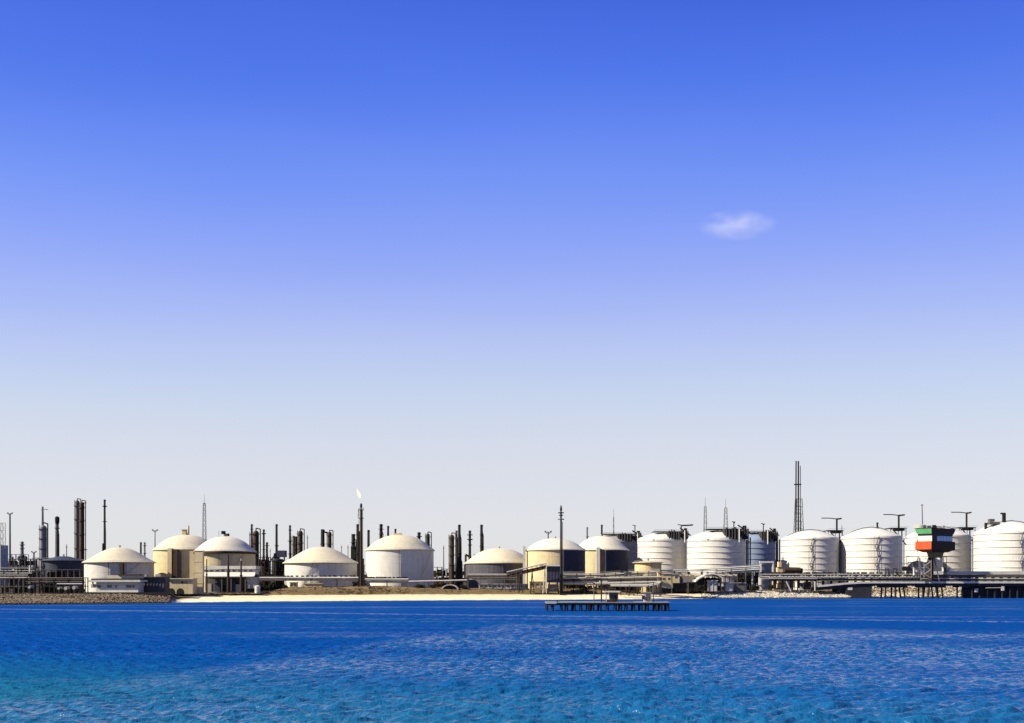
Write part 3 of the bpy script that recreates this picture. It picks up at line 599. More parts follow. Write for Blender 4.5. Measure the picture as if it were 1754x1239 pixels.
tr = N(tt, 'ShaderNodeBsdfTransparent'); lw = N(tt, 'ShaderNodeLayerWeight'); lw.inputs[0].default_value = .5; ms = N(tt, 'ShaderNodeMixShader')
tt.links.new(lw.outputs['Facing'], ms.inputs[0]); tt.links.new(em.outputs[0], ms.inputs[1]); tt.links.new(tr.outputs[0], ms.inputs[2]); tt.links.new(ms.outputs[0], oo.inputs[0])
fo = link('flame', fl, fm, None, True, (X(616, D), D, Z(854, D)))
tag(fo, 'pale yellow gas flame burning above the tip of the flare stack', 'flame')

# dark vent mast by the beach
D = 632; g = ground_at(961, D)
t = thing('vent_mast', 'dark tall vent mast with collars beside the navy control block on the beach', 'vent mast', (X(961, D), D, g))
zt = Z(877, D) - g
link('mast_pipe', MB().tube((0, 0, -.5), (0, 0, zt), W(2.3, D), W(1.5, D), n=12), dark, t, True)
link('mast_tip', MB().lathe([(.3, zt), (.75, zt + .8), (.8, zt + 2.4), (.35, zt + 4.6)], 12), dark, t, True)
for zz, ww in ((zt - 1.0, 1.7), (zt - 2.8, 1.1), (zt - 5.6, 1.9)): link('collar', ring(.7, zz, ww - .7 + .4, .6, 14), midg if ww > 1.8 else dark, t, True)
link('base_plinth', MB().box((.8, -.8, .2), (3.2, 2.4, 1.8)), dark, t)
link('side_pipe', MB().tube((1.3, 0, 0), (1.1, 0, zt - 7), .22, n=5), midg, t)

# ------------------------------------------------------------------ blue-grey block and left refinery clutter
D = 705
t = thing('furnace_block', 'blue-grey furnace block cut by the left edge of the picture', 'industrial building', (X(0, D), D, 4))
link('casing', MB().box((-4, 0, (Z(934, D) - 4) / 2 + 2), (W(28, D), 14, Z(934, D) - 8)), blueg, t)
link('roof_rail', MB().path([(-12, -7, Z(929, D) - 4), (W(13, D), -7, Z(929, D) - 4)], .18, 4).path([(-12, -7, Z(925, D) - 4), (W(12, D), -7, Z(925, D) - 4)], .14, 4).path([(-12, -7, Z(921, D) - 4), (W(12, D), -7, Z(921, D) - 4)], .14, 4), lightg, t)
link('corner_post', MB().box((W(12.2, D) - 1.2, -7.2, (Z(932, D) - 4) / 2), (1.1, .9, Z(932, D) - 4)), lightg, t)

def pipe_rack(pts, ztops, label, pipes=3, pr=.35, post_every=9.0, m=lightg, pm=dark, group='pipe racks along the shore', depth=3.2, rail=False, valves=0, gap=.9, name='pipe_rack'):
    """pts: (px, D) polyline; ztops: height of the top pipe at each end (world z)"""
    P = [Vector((X(px, D), D, z)) for (px, D), z in zip(pts, ztops)]
    o = P[0].copy(); o.z = 4.0; t = thing(name, label, 'pipe rack', o, group)
    L = [p - o for p in P]
    for k in range(pipes):
        off = Vector((0, (k % 2) * depth * .5 - depth / 2, -k * gap)); link('pipe', MB().path([p + off for p in L], pr * random.uniform(.6, 1.15), 8), (m if pipes < 4 or k == 0 else random.choice([m, midg, rust, m, midg])), t, True)
    for p, q in zip(L[:-1], L[1:]):
        n = max(1, int((q - p).length / post_every))
        for i in range(n + 1):
            c = p.lerp(q, i / n); mb = MB()
            for dy in (-depth / 2 - .3, depth / 2 + .3): mb.tube((c.x, c.y + dy, -2), (c.x, c.y + dy, c.z - .2), .2, n=5)
            for k in range((pipes + 1) // 2): mb.box((c.x, c.y, c.z - pr - .15 - 2 * k * gap), (.3, depth + .8, .3))
            link('support_frame', mb, pm, t)
        if rail:
            link('handrail', MB().path([p + Vector((0, -depth / 2 - .4, 1.2)), q + Vector((0, -depth / 2 - .4, 1.2))], .09, 4), m, t)
        for i in range(valves):
            c = p.lerp(q, (i + random.uniform(.25, .75)) / valves)
            link('valve', MB().box((c.x, c.y - depth / 2, c.z + 1.15), (random.uniform(1.0, 2.6), 1.0, random.uniform(.8, 1.3))).tube((c.x, c.y - depth / 2, c.z), (c.x, c.y - depth / 2, c.z + random.uniform(1.4, 2.3)), .26, n=5), dark, t)
    return t
pipe_rack([(-40, 560), (58, 560)], [Z(973.5, 560)] * 2, 'upper pale pipe run at far left in front of the blue-grey block', 3, .3, gap=1.6)
pipe_rack([(-40, 548), (50, 548)], [Z(985.5, 548)] * 2, 'lower white pipe run at the left edge above the rocks', 2, .35, gap=1.5)
pipe_rack([(45, 556), (144, 556)], [Z(990.5, 556)] * 2, 'grey pipe run in front of the squat dark blue tank', 4, .38, m=midg, gap=1.1)
pipe_rack([(100, 545), (143, 545)], [Z(1000.5, 545)] * 2, 'short pale pipe run just left of the white flat-roofed office', 1, .5)
for i, (px, py, w, lab) in enumerate([(103, 1008, 4.5, 'leftmost small pale drum lying among the dark gear at far left'), (115, 1008, 6, 'larger pale drum in the middle of three at far left'), (129, 1007, 6, 'rightmost pale drum beside the dark shade near the white office'), (53, 1006, 5, 'upright pale canister left of the three pale drums')]):
    D = 540; r = W(w, D) / 2; g = 5.2
    o = thing('drum', lab, 'drum', (X(px, D), D, g), 'small pale drums at far left')
    zc = Z(py, D) - g
    link('drum_body', MB().tube((0, -2.0, zc), (0, 2.0, zc), r, n=16).lathe([(r * .2, zc - r), (r * .2, zc + r)], 6), lightg, o, True)
    link('saddle', MB().box((0, 0, zc / 2 - .3), (r * 1.2, 3.2, max(zc - r * .3, .6))), dark, o)
# dark process structures: steel frames with decks, vessels and pipes at many depths
def frame_unit(px0, px1, ytop, ybot, D, label, m=dark, fill=midg, floors=3, bays=4, group='open steel process structures'):
    x0, x1 = X(px0, D), X(px1, D); g = 4.0; zt = Z(ytop, D) - g; dp = max(6, (x1 - x0) * .35)
    t = thing('process_structure', label, 'process structure', ((x0 + x1) / 2, D, g), group); w = (x1 - x0)
    for i in range(bays + 1):
        mb = MB(); xx = -w / 2 + w * i / bays
        for yy in (-dp / 2, dp / 2): link('frame_post', MB().box((xx, yy, zt / 2), (.5, .5, zt)), m, t)
    for k in range(1, floors + 1):
        z = zt * k / floors; link('deck', MB().box((0, 0, z), (w + .6, dp + .8, .4)), m, t)
    for i in range(bays):
        for k in range(floors):
            if random.random() < .75:
                xx = -w / 2 + w * (i + .5) / bays; z0 = zt * k / floors; hh = zt / floors; q = random.random(); mm = random.choice([m, fill, fill, rust])
                if q < .4: link('vessel', MB().tube((xx - w / bays * .38, 0, z0 + hh * .5), (xx + w / bays * .38, 0, z0 + hh * .5), hh * .3, n=12), mm, t, True)
                elif q < .75: link('vessel', MB().tube((xx, 0, z0), (xx, 0, z0 + hh * .85), w / bays * .25, n=12), mm, t, True)
                else: link('equipment_box', MB().box((xx, 0, z0 + hh * .4), (w / bays * .6, dp * .5, hh * .6)), mm, t)
    return t
frame_unit(12, 66, 958, 1000, 760, 'grey steel structure behind the pale pipe run at far left', midg, midg, 4, 6)
frame_unit(72, 143, 976, 1000, 735, 'pipework frame standing in front of the squat dark blue tank', midg, rust, 2, 7)
frame_unit(60, 100, 956, 1000, 830, 'grey structure behind the squat dark blue tank', fargrey, fargrey, 4, 4)
frame_unit(16, 46, 950, 1000, 1050, 'hazy far structure under the short grey stack at left', fargrey, fargrey, 4, 4)
frame_unit(0, 70, 978, 1010, 600, 'low brown-grey pipework frame above the left rocks', midg, rust, 3, 9)
frame_unit(66, 144, 990, 1012, 575, 'low dark pipework frame left of the white office', dark, navy, 2, 9)
frame_unit(441, 462, 955, 1000, 780, 'dark tall vessel frame right of the terminal building', dark, dark, 3, 3)
frame_unit(462, 490, 962, 1000, 790, 'dark frame holding drums left of the wide cone roof', dark, dark, 3, 3)
frame_unit(741, 757, 972, 1000, 850, 'small dark frame touching the right of the white domed tank', rust, rust, 2, 2)
frame_unit(757, 800, 975, 1000, 850, 'dark pipework frame at the foot of the four-stack cluster', rust, dark, 3, 5)
frame_unit(965, 1040, 986, 1004, 668, 'dark manifold frame behind the pale pipe bundles, right of the dark vent mast', rust, midg, 2, 9)
frame_unit(1042, 1131, 982, 1004, 660, 'dark manifold frame in front of the small flat-topped cream tank', rust, lightg, 2, 10)
frame_unit(1160, 1246, 986, 1008, 676, 'dark manifold frame behind the curved-roof shed', dark, rust, 2, 9)
frame_unit(1262, 1300, 978, 1008, 715, 'blackish equipment frame in front of the shaded blue-grey tank', dark, dark, 3, 5)
# big drums of the dark cluster
for px, yt, w, D, lab, mm, nm in ((453, 958, 18, 800, 'broad dark upright drum beside the arched column', rust, 'upright_drum'), (476, 957, 20, 800, 'broad dark upright drum under the tall tapering stack', dark, 'upright_drum')):
    t = thing(nm, lab, 'drum', (X(px, D), D, 4), 'broad dark drums'); r = W(w, D) / 2; zt = Z(yt, D) - 4
    link('drum_shell', MB().lathe([(r, 0), (r, zt - 1.5), (r * .8, zt - .4), (.01, zt)], 28), mm, t, True)
    for f in (.3, .6, .9): link('hoop', ring(r, zt * f, .3, .3, 28), midg, t)
t = thing('cooler_hood', 'slanted dark blue hood with pipework above the dark drums', 'process equipment', (X(478, 805), 805, 4), None)
link('hood', MB().box((W(5, 805), 0, Z(949, 805) - 4), (W(14, 805), 6, 6.0)).box((-W(4, 805), 0, Z(953, 805) - 4), (W(10, 805), 5, 5), .3), navy, t)
link('hood_leg', MB().box((W(9, 805), 0, (Z(951, 805) - 4) / 2), (1, 1, Z(951, 805) - 4)).box((-W(6, 805), 0, (Z(951, 805) - 4) / 2), (1, 1, Z(951, 805) - 4)).tube((-W(14, 805), 0, Z(960, 805) - 4), (-W(4, 805), 0, Z(947, 805) - 4), .8, n=6), dark, t)

# ------------------------------------------------------------------ low buildings by the shore
def window_at(t, x, y, z, w, h_, frame=white, pane=glassm):
    f = link('window', MB().box((x, y - .05, z), (w + .3, .12, h_ + .3)), frame, t)
    link('pane', MB().box((x, y - .14, z), (w, .08, h_)), pane, f)
D = 545; g = 5.4
t = thing('office_building', 'long low white office with flat overhanging roof and dark windows above the left rocks', 'building', (X(200, D), D, g))
x0, x1 = X(166, D) - X(200, D), X(238, D) - X(200, D); hh = Z(997, D) - g
link('wall', MB().box(((x0 + x1) / 2, 3, hh / 2), (x1 - x0, 8, hh)), white, t)
link('flat_roof', MB().box(((x0 + x1) / 2 - 1, 2.6, hh + .6), (x1 - x0 + 6, 11, 1.2)), white, t)
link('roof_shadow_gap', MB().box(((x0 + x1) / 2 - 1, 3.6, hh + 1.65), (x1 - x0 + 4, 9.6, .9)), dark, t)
link('upper_canopy', MB().box(((x0 + x1) / 2 + 2, 6, hh + 3.1), (x1 - x0 - 6, 8, 2.0)), creamroof, t)
link('apron_slab', MB().box(((x0 + x1) / 2, -1.6, .25), (x1 - x0 + 1, 2, .7)), white, t)
for px, w in ((171, 2.2), (189, 2.8), (200, 1.0), (222, 3.4), (230, 1.4)): window_at(t, X(px, D) - X(200, D), -1.05, hh * .62, w, 1.7)
link('side_plant', MB().box((x0 - 2.2, 2, hh * .65), (3.4, 3, 2.2)).tube((x0 - 2.5, 0, hh * .6), (x0 - 2.5, 0, hh + .6), .5, n=8), lightg, t)
link('canopy_band', MB().box(((x0 + x1) / 2 + 6, 5, hh + 4.4), (x1 - x0 - 12, 8.5, .6)), rust, t)
t = thing('shade_strip', 'low black strip painted as shaded ground under the white office above the left rocks', 'wall', (X(215, 540), 540, 4.6))  # black panels stand in for shaded ground at the office foot
for i in range(12): link('shade_strip_panel', MB().box((X(145 + (i + .5) * 11.8, 540) - X(215, 540), 0, .3), (W(11.8, 540) - .08, .8, 2.6)), blackp, t)
t = thing('dark_shed', 'dark open-sided shed adjoining the right end of the white office', 'shed', (X(262, 560), 560, g))
w = W(48, 560); hh = Z(989, 560) - g
link('shed_wall', MB().box((0, 1, hh / 2), (w, 7, hh)), mat('shed_cladding', (.07, .068, .075), .7, var=.3, streak=.3), t)
for i in range(9): link('wall_rib', MB().box((-w / 2 + w * (i + .5) / 9, -2.65, hh / 2), (.25, .25, hh)), midg, t)
link('shed_roof', MB().box((0, .6, hh + .25), (w + 1.5, 9.4, .45)), midg, t)
for i, xx in enumerate((-w * .3, w * .2)): link('roof_unit', MB().box((xx, 0, hh + 1.2), (3.4, 2.4, 1.5)), lightg, t)
# pump house and cream structures between shed and terminal
t = thing('pump_house', 'cream pump house with dark arched openings left of the terminal building', 'building', (X(310, 575), 575, 4.6))
w = W(44, 575); hh = Z(992, 575) - 4.6
link('wall', MB().box((0, 2, hh / 2), (w, 8, hh)), cream, t); link('flat_roof', MB().box((0, 1.6, hh + .2), (w + 1, 9.6, .5)), creamroof, t)
for xx in (-w * .33, w * .02): link('arched_opening', MB().lathe([(.01, 0), (2.7, 0)], 12).tube((xx, -2.02, 1.2), (xx, -1.9, 1.2), 2.5, n=16).box((xx, -2, .5), (5, .12, 1.4)), dark, t)
for xx in (w * .1, w * .25): window_at(t, xx, -2.02, hh * .78, 1.5, 1.3, cream)
# terminal building
D = 612; g = 4.8
t = thing('terminal_building', 'white two-level terminal building with wide canopy roof on dark columns, before the cream tank', 'building', (X(390, D), D, g))
b = X(390, D)
def bx_(mb, p0, p1, y0, y1, dep, yoff=0):
    xa, xb = X(p0, D) - b, X(p1, D) - b; za_, zb_ = Z(y1, D) - g, Z(y0, D) - g
    return mb.box(((xa + xb) / 2, yoff + dep / 2, (za_ + zb_) / 2), (xb - xa, dep, zb_ - za_))
link('upper_storey', bx_(MB(), 346, 434, 976, 985, 9, 4), white, t)
link('parapet', bx_(MB(), 343, 436, 969.5, 975, 11, 3), white, t)
for i in range(9):
    px = 350 + i * 9.6; xa = X(px, D) - b
    window_at(t, xa, 3.98, Z(978, D) - g, 2.2, 1.1)
cz0, cz1 = Z(988.5, D) - g, Z(981, D) - g
link('canopy_roof', MB().loft([(X(355, D) - b, -7, cz0), (X(441, D) - b, -7, cz0), (X(434, D) - b, 5, cz1), (X(346, D) - b, 5, cz1)], [(X(355, D) - b, -7, cz0 + .6), (X(441, D) - b, -7, cz0 + .6), (X(434, D) - b, 5, cz1 + .6), (X(346, D) - b, 5, cz1 + .6)]), white, t)
link('back_wall', bx_(MB(), 350, 438, 984, 1014, 4, 5), midg, t)
link('side_wall', bx_(MB(), 426, 440, 989, 1008, 9, -5), lightg, t)
for px in (357, 372, 384, 400, 424): link('canopy_post', bx_(MB(), px, px + 1.6, 988, 1013, .6, -6.4), midg, t)
link('doorway', bx_(MB(), 423, 427, 996, 1010, .3, -5.3), dark, t)
for px, w, yt in ((360, 9, 1000), (374, 10, 998), (386, 8, 1002), (400, 12, 997), (410, 8, 1001)):
    link('machinery', bx_(MB(), px - w / 2, px + w / 2, yt, 1014, 4, -3), random.choice([dark, navy, midg, lightg]), t)
for px, yt, wp, lab in ((354, 958, 2.6, 'leftmost and thinnest dark stack rising before the terminal building'), (391, 950, 4.4, 'thickest dark stack before the middle of the terminal building'), (413, 961, 4.0, 'rightmost dark stack with pale tip before the terminal building')):
    D2 = 600; g2 = 4.4
    o = thing('exhaust_stack', lab, 'exhaust stack', (X(px, D2), D2, g2), 'stacks before the terminal building'); zt = Z(yt, D2) - g2; r = W(wp, D2) / 2
    link('shaft', MB().tube((0, 0, 0), (0, 0, zt * .55), r * 1.15, r, n=12).tube((0, 0, zt * .55), (0, 0, zt), r * .75, r * .65, n=12), rust, o, True)
    link('collar', ring(r, zt * .55, .25, .4, 12), dark, o)
    if yt == 961: link('tip', MB().tube((0, 0, zt - .2), (0, 0, zt + 1.6), r * .5, n=8), lightg, o)
D = 600; t = thing('water_tank', 'small white round tank at the right foot of the terminal building', 'water tank', (X(441, D), D, 4.4)); r = W(4.6, D); zt = Z(1004.5, D) - 4.4
link('tank_body', MB().lathe([(r, 0), (r, zt), (r * .6, zt + .5), (.01, zt + .7)], 20), white, t, True); link('hoop', ring(r, zt * .5, .12, .2, 20), lightg, t)
D = 585; t = thing('lit_wall_strip', 'tall pale box standing in for the sunlit tank wall left of the terminal building', 'lit strip', (X(341.5, D), D, 4.2))  # added box standing in for the sunlit edge of the tank wall
hh = Z(944, D) - 4.2; link('lit_strip_body', MB().box((0, 0, hh / 2), (W(14, D), 3, hh)), cream, t); link('lit_strip_cap', MB().box((0, 0, hh + .15), (W(15, D) + .4, 3.6, .3)), creamroof, t)
for f in (.25, .5, .75): link('lit_strip_band', MB().box((0, 0, hh * f), (W(14, D) + .3, 3.3, .2)), cream, t)

# long white pipe runs in front of tanks
pipe_rack([(441, 648), (490, 650), (620, 652)], [Z(990, 650)] * 3, 'white pipe run with valves before the wide cone-roofed tank', 2, .9, 16, white, dark, valves=16, gap=1.5)
pipe_rack([(626, 652), (700, 654)], [Z(992.5, 653)] * 2, 'thick white pipe run with valves before the white domed tank', 2, 1.1, 14, white, dark, valves=18, gap=1.7)
pipe_rack([(700, 650), (800, 655)], [Z(996.5, 650), Z(994, 655)], 'white pipe bending over the bund left of the grey tank', 1, .7, 14, white, midg)
pipe_rack([(802, 640), (885, 642)], [Z(984.5, 640)] * 2, 'grey pipe rack on legs before the low grey tank', 4, .6, 8, lightg, midg, gap=1.15)
pipe_rack([(963, 652), (1035, 650), (1130, 640)], [Z(982, 652), Z(982.5, 650), Z(976.5, 640)], 'upper bundle of pale pipes climbing right behind the dark vent mast', 8, .42, 8, lightg, rust, rail=True, gap=.95)
pipe_rack([(963, 640), (1040, 640), (1132, 632)], [Z(990.5, 640), Z(990, 640), Z(988, 632)], 'middle bundle of pale pipes behind the small pier platform', 6, .5, 8, lightg, dark, gap=.9)
pipe_rack([(1045, 626), (1110, 626), (1130, 626)], [Z(1001.5, 626), Z(1002, 626), Z(998, 626)], 'lowest white pipe above the beach right of the pier platform', 2, .6, 9, white, dark)
pipe_rack([(1132, 665), (1178, 668), (1300, 665)], [Z(977.5, 665), Z(977, 668), Z(969.5, 665)], 'high white pipeway crossing in front of the ribbed white tanks', 4, .5, 9, white, midg, rail=True, gap=1.3)
pipe_rack([(1150, 655), (1262, 655)], [Z(984.5, 655)] * 2, 'lower cream pipeway above the curved-roof shed', 2, .45, 10, cream, midg, valves=6)
pipe_rack([(1300, 672), (1420, 672), (1590, 672)], [Z(984.3, 672)] * 3, 'pipeway with many valves at the foot of the white gas tanks at right', 3, .6, 8, lightg, dark, valves=26, gap=1.0)

# cars / cabins / sheds on the bund
def cabin(px0, px1, yt, yb, D, label, m=white, wins=1, roofm=None, dep=4, name='cabin'):
    g = Z(yb, D); x0, x1 = X(px0, D), X(px1, D); hh = Z(yt, D) - g; w = x1 - x0
    t = thing(name, label, name.replace('_', ' '), ((x0 + x1) / 2, D, g))
    link('wall', MB().box((0, dep / 2, hh / 2 - .6), (w, dep, hh + 1.2)), m, t)
    link('roof', MB().box((0, dep / 2 - .2, hh + .15), (w + .8, dep + 1, .35)), roofm or m, t)
    for i in range(wins): window_at(t, -w / 2 + w * (i + .5) / max(wins, 1), 0, hh * .6, min(1.6, w / wins * .55), min(1.2, hh * .4), m)
    return t
cabin(496, 508, 998, 1009, 640, 'small cream kiosk with slatted front below the wide cone-roofed tank', yellow, 2)
cabin(520, 552, 1000, 1004, 636, 'low flat cream shelter on the bund below the white tank', yellow, 0)
cabin(1127, 1131, 981, 1003, 634, 'narrow yellow-cream post tower left of the window-fronted kiosk', yellow, 1)
cabin(1133, 1150, 983, 1004, 634, 'yellow-cream kiosk with two tall windows near the right end of the beach', yellow, 2)
cabin(1152, 1164, 984, 996, 634, 'small cream awning hut right of the window-fronted kiosk', yellow, 1)
cabin(1213, 1229, 995, 1010, 648, 'small white cabin with two dark windows beside the curved-roof shed', white, 2)
cabin(1243, 1256, 999, 1010, 650, 'white square cabin at the left start of the pale rocks', lightg, 0)
cabin(1256, 1277, 999, 1010, 655, 'grey shed joined to the white square cabin by the rocks', midg, 0, lightg)
cabin(1369, 1377, 999, 1008, 690, 'white shed under the pier approach, left of the brown one', white, 1)
cabin(1379, 1390, 997, 1008, 690, 'brown-grey shed under the pier approach', brown, 1)
cabin(907, 934, 997, 1008, 632, 'cream colonnaded hut under the rising conveyor gallery', yellow, 3)
cabin(820, 905, 1001, 1009, 645, 'low grey shed with many bays beneath the grey pipe rack', lightg, 11)
# curved-roof shed
D = 650; g = 5.2; t = thing('arched_shed', 'white curved-roof shed with a black open front near the right end of the beach', 'shed', (X(1212, D), D, g))
w = W(44, D); hh = Z(984, D) - g; pts = [(-w * .5, hh * .55), (-w * .36, hh * .72), (-w * .12, hh * .92), (w * .12, hh), (w * .32, hh * .95), (w * .5, hh * .8)]
for (xa, z0), (xb, z1) in zip(pts[:-1], pts[1:]):
    link('roof_panel', MB().loft([(xa, -4, z0), (xb, -4, z1), (xb, 9, z1), (xa, 9, z0)], [(xa, -4, z0 + .9), (xb, -4, z1 + .9), (xb, 9, z1 + .9), (xa, 9, z0 + .9)]), white, t)
link('interior_wall', MB().box((0, 5, hh * .38), (w * .92, 1, hh * .8)), dark, t)
for f in (-.46, -.15, .2, .46): link('post', MB().box((w * f, -3, hh * .35), (.5, .5, hh * .7)), dark, t)
t = thing('mound_roof_store', 'grey sloped store building with a cream gutter left of the curved-roof shed', 'shed', (X(1176, 660), 660, 4.8)); w = W(42, 660); hh = Z(985, 660) - 4.8
link('wall', MB().box((0, 2, hh * .3), (w, 8, hh * .6)), dark, t)
link('roof_slope', MB().loft([(-w / 2, -3, hh * .5), (w / 2, -3, hh * .5), (w * .45, 3, hh), (-w * .45, 3, hh)], [(-w / 2, -3, hh * .5 + .3), (w / 2, -3, hh * .5 + .3), (w * .45, 3, hh + .3), (-w * .45, 3, hh + .3)]), midg, t)
t = thing('culvert_mouth', 'pale round-edged culvert with a black mouth in the bund left of the grey tank', 'culvert', (X(771, 640), 640, 5.2)); r = W(15, 640); hz = Z(1003, 640) - 5.2
link('arch_rim', MB().add(*(lambda n: ([(rr * math.cos(math.pi * i / n) , yy, max(hz, 0) * .3 + rr * .6 * math.sin(math.pi * i / n)) for rr in (r, r * .82) for yy in (-3, 3) for i in range(n + 1)], [(k * (n + 1) + i, k * (n + 1) + i + 1, k2 * (n + 1) + i + 1, k2 * (n + 1) + i) for k, k2 in ((0, 1), (0, 2), (2, 3), (1, 3)) for i in range(n)]))(16)), lightg, t)
link('dark_mouth', MB().add([(0, 0, 0)] + [(r * .83 * math.cos(math.pi * i / 16), 0, max(hz, 0) * .3 + r * .5 * math.sin(math.pi * i / 16)) for i in range(17)], [(0, i + 1, i + 2) for i in range(16)]), blackp, t)
# conveyor gallery
D = 628; t = thing('conveyor_gallery', 'trussed conveyor gallery rising right to the navy control block', 'conveyor', (X(880, D), D, 5)); b = X(880, D)
A0 = Vector((X(868, D) - b, 0, Z(989, D) - 5)); A1 = Vector((X(935, D) - b, 0, Z(974, D) - 5)); up = Vector((0, 0, 3.6))
link('top_chord', MB().path([A0 + up, A1 + up], .45, 6), lightg, t); link('bottom_chord', MB().path([A0, A1], .4, 6), rust, t)
link('gallery_floor', MB().path([A0 + Vector((0, 1.5, 1.2)), A1 + Vector((0, 1.5, 1.2))], 1.1, 6), rust, t)
for i in range(9):
    p, q = A0.lerp(A1, i / 8), A0.lerp(A1, min(1, (i + 1) / 8)); link('truss_brace', MB().tube(p, p + up, .2, n=4).tube(p + up, q, .16, n=4), midg, t)
for f in (.35, .65, .97): p = A0.lerp(A1, f); link('gallery_leg', MB().tube((p.x - 1.2, 0, -1), (p.x, 0, p.z), .4, n=6).tube((p.x + 1.4, 0, -1), (p.x, 0, p.z), .3, n=6), lightg if f > .9 else dark, t)
t = thing('control_block', 'navy control block with white flat roof left of the dark vent mast', 'building', (X(948, 634), 634, 5)); D = 634
w = W(22, D); z0, z1 = Z(998, D) - 5, Z(970, D) - 5
link('wall', MB().box((0, 3, (z0 + z1) / 2), (w, 7, z1 - z0)), navy, t); link('flat_roof', MB().box((-2, 2.5, z1 + .4), (w + 7, 9, .9)), white, t)
for f in (-.45, .4): link('leg', MB().tube((w * f, 0, -1), (w * f * .7, 0, z0), .5, n=6), dark, t)
for i in range(4): link('wall_seam', MB().box((-w / 2 + w * (i + .5) / 4, -.55, (z0 + z1) / 2), (.18, .15, z1 - z0 - .4)), dark, t)
link('foot_block', MB().box((-.4, 1, z0 / 2 - .6), (w * .75, 4, z0 * .8)), midg, t)
# gantry by shaded tank and yellow tower
D = 690; t = thing('loading_gantry', 'white portal gantry in front of the shaded blue-grey tank', 'gantry', (X(1312, D), D, 4.5)); zt = Z(963, D) - 4.5
for px in (1303, 1324): link('leg', MB().box((X(px, D) - X(1312, D), 0, zt / 2), (1.2, 1.2, zt)), white, t)
link('crossbeam', MB().box((X(1313, D) - X(1312, D), 0, zt), (W(24, D), 1.6, 1.3)), white, t); link('foot_drum', MB().tube((X(1302, D) - X(1312, D), -1, 5), (X(1302, D) - X(1312, D), -1, 11), 1.6, n=12), white, t)
D = 676; t = thing('stepped_tower', 'yellow-cream stepped metering tower left of the first large right-hand gas tank', 'tower', (X(1336, D), D, 4.5))
for ya, yb, w, dx in ((962, 972, 5, -1), (972, 984, 9, -1), (984, 990, 14, 0), (990, 1000, 10, 1), (1000, 1008, 14, 2)):
    link('stage', MB().box((W(dx, D), 0, (Z(ya, D) + Z(yb, D)) / 2 - 4.5), (W(w, D), 3.5, Z(ya, D) - Z(yb, D) - .5)), yellow, t)
    link('stage_deck', MB().box((W(dx, D), 0, Z(yb, D) - 4.5), (W(w + 3, D), 4.5, .35)), rust, t)
D = 684; t = thing('covered_skid', 'dark brown rounded tarpaulin-like skid cover beside the yellow stepped tower', 'equipment cover', (X(1357, D), D, 4.5)); w = W(27, D); zc = Z(977, D) - 4.5
link('cover', MB().tube((-w / 2, 0, zc), (w / 2, 0, zc), 2.5, 2.2, n=14).box((w / 2 + .8, 0, zc), (2, 2.4, 3)), rust, t, True)
for f in (-.35, 0, .35): link('leg', MB().box((w * f, 0, zc / 2 - 1), (.5, 2, zc - 1)), dark, t)

# ------------------------------------------------------------------ foliage
def leaf_cloud(blobs, n, size, mname, color, name, parent=None, flat=.7):
    m = mat(mname, color, .9, var=.5, scale=.6, spec=.1)
    c = rng.integers(0, len(blobs), n); B = np.array(blobs, dtype=float)[c]
    d = rng.normal(size=(n, 3)); d /= np.linalg.norm(d, axis=1)[:, None]; rr = rng.uniform(.45, 1, n)[:, None] ** .6
    ctr = B[:, :3] + d * rr * B[:, 3:4] * np.array([1, 1, flat])
    u = rng.normal(size=(n, 3)); u /= np.linalg.norm(u, axis=1)[:, None]; w = np.cross(u, rng.normal(size=(n, 3))); w /= np.linalg.norm(w, axis=1)[:, None]
    s = size * rng.uniform(.6, 1.3, n)[:, None]
    V = np.stack([ctr - u * s, ctr + w * s * .6, ctr + u * s, ctr - w * s * .6], 1).reshape(-1, 3)
    me = bpy.data.meshes.new(name); F_ = np.arange(4 * n).reshape(n, 4)
    me.vertices.add(4 * n); me.vertices.foreach_set('co', V.astype(np.float32).ravel())
    me.loops.add(4 * n); me.loops.foreach_set('vertex_index', F_.ravel().astype(np.int32))
    me.polygons.add(n); me.polygons.foreach_set('loop_start', np.arange(0, 4 * n, 4, dtype=np.int32)); me.update(calc_edges=True)
    me.materials.append(m); o = bpy.data.objects.new(name, me); COL.objects.link(o)
    if parent: o.parent = parent
    return o
bl = []
for _ in range(2600):
    px = random.uniform(320, 1235); t_ = random.uniform(37, 62); D = shoreD(px) + t_
    dens = .9 if 480 < px < 760 else (.6 if px < 480 else .75)
    if random.random() > dens: continue
    bl.append((X(px, D), D, float(landZ(px, t_)), random.uniform(.3, 1.0) * (1.5 if random.random() < .1 else 1)))
o = leaf_cloud(bl, 70000, .22, 'dry_brown_scrub', (.085, .062, .030), 'scrub'); o['kind'] = 'stuff'; o['label'] = 'dry brown scrub covering the bank above the beach'
bl = [(X(px, D), D, float(landZ(px, D - shoreD(px))), random.uniform(.3, .9)) for px, D in ((random.uniform(0, 290), random.uniform(519, 540)) for _ in range(220))]
o = leaf_cloud(bl, 5000, .3, 'dark_weeds', (.035, .032, .018), 'weeds'); o['kind'] = 'stuff'; o['label'] = 'dark weeds along the crest of the left rocks'
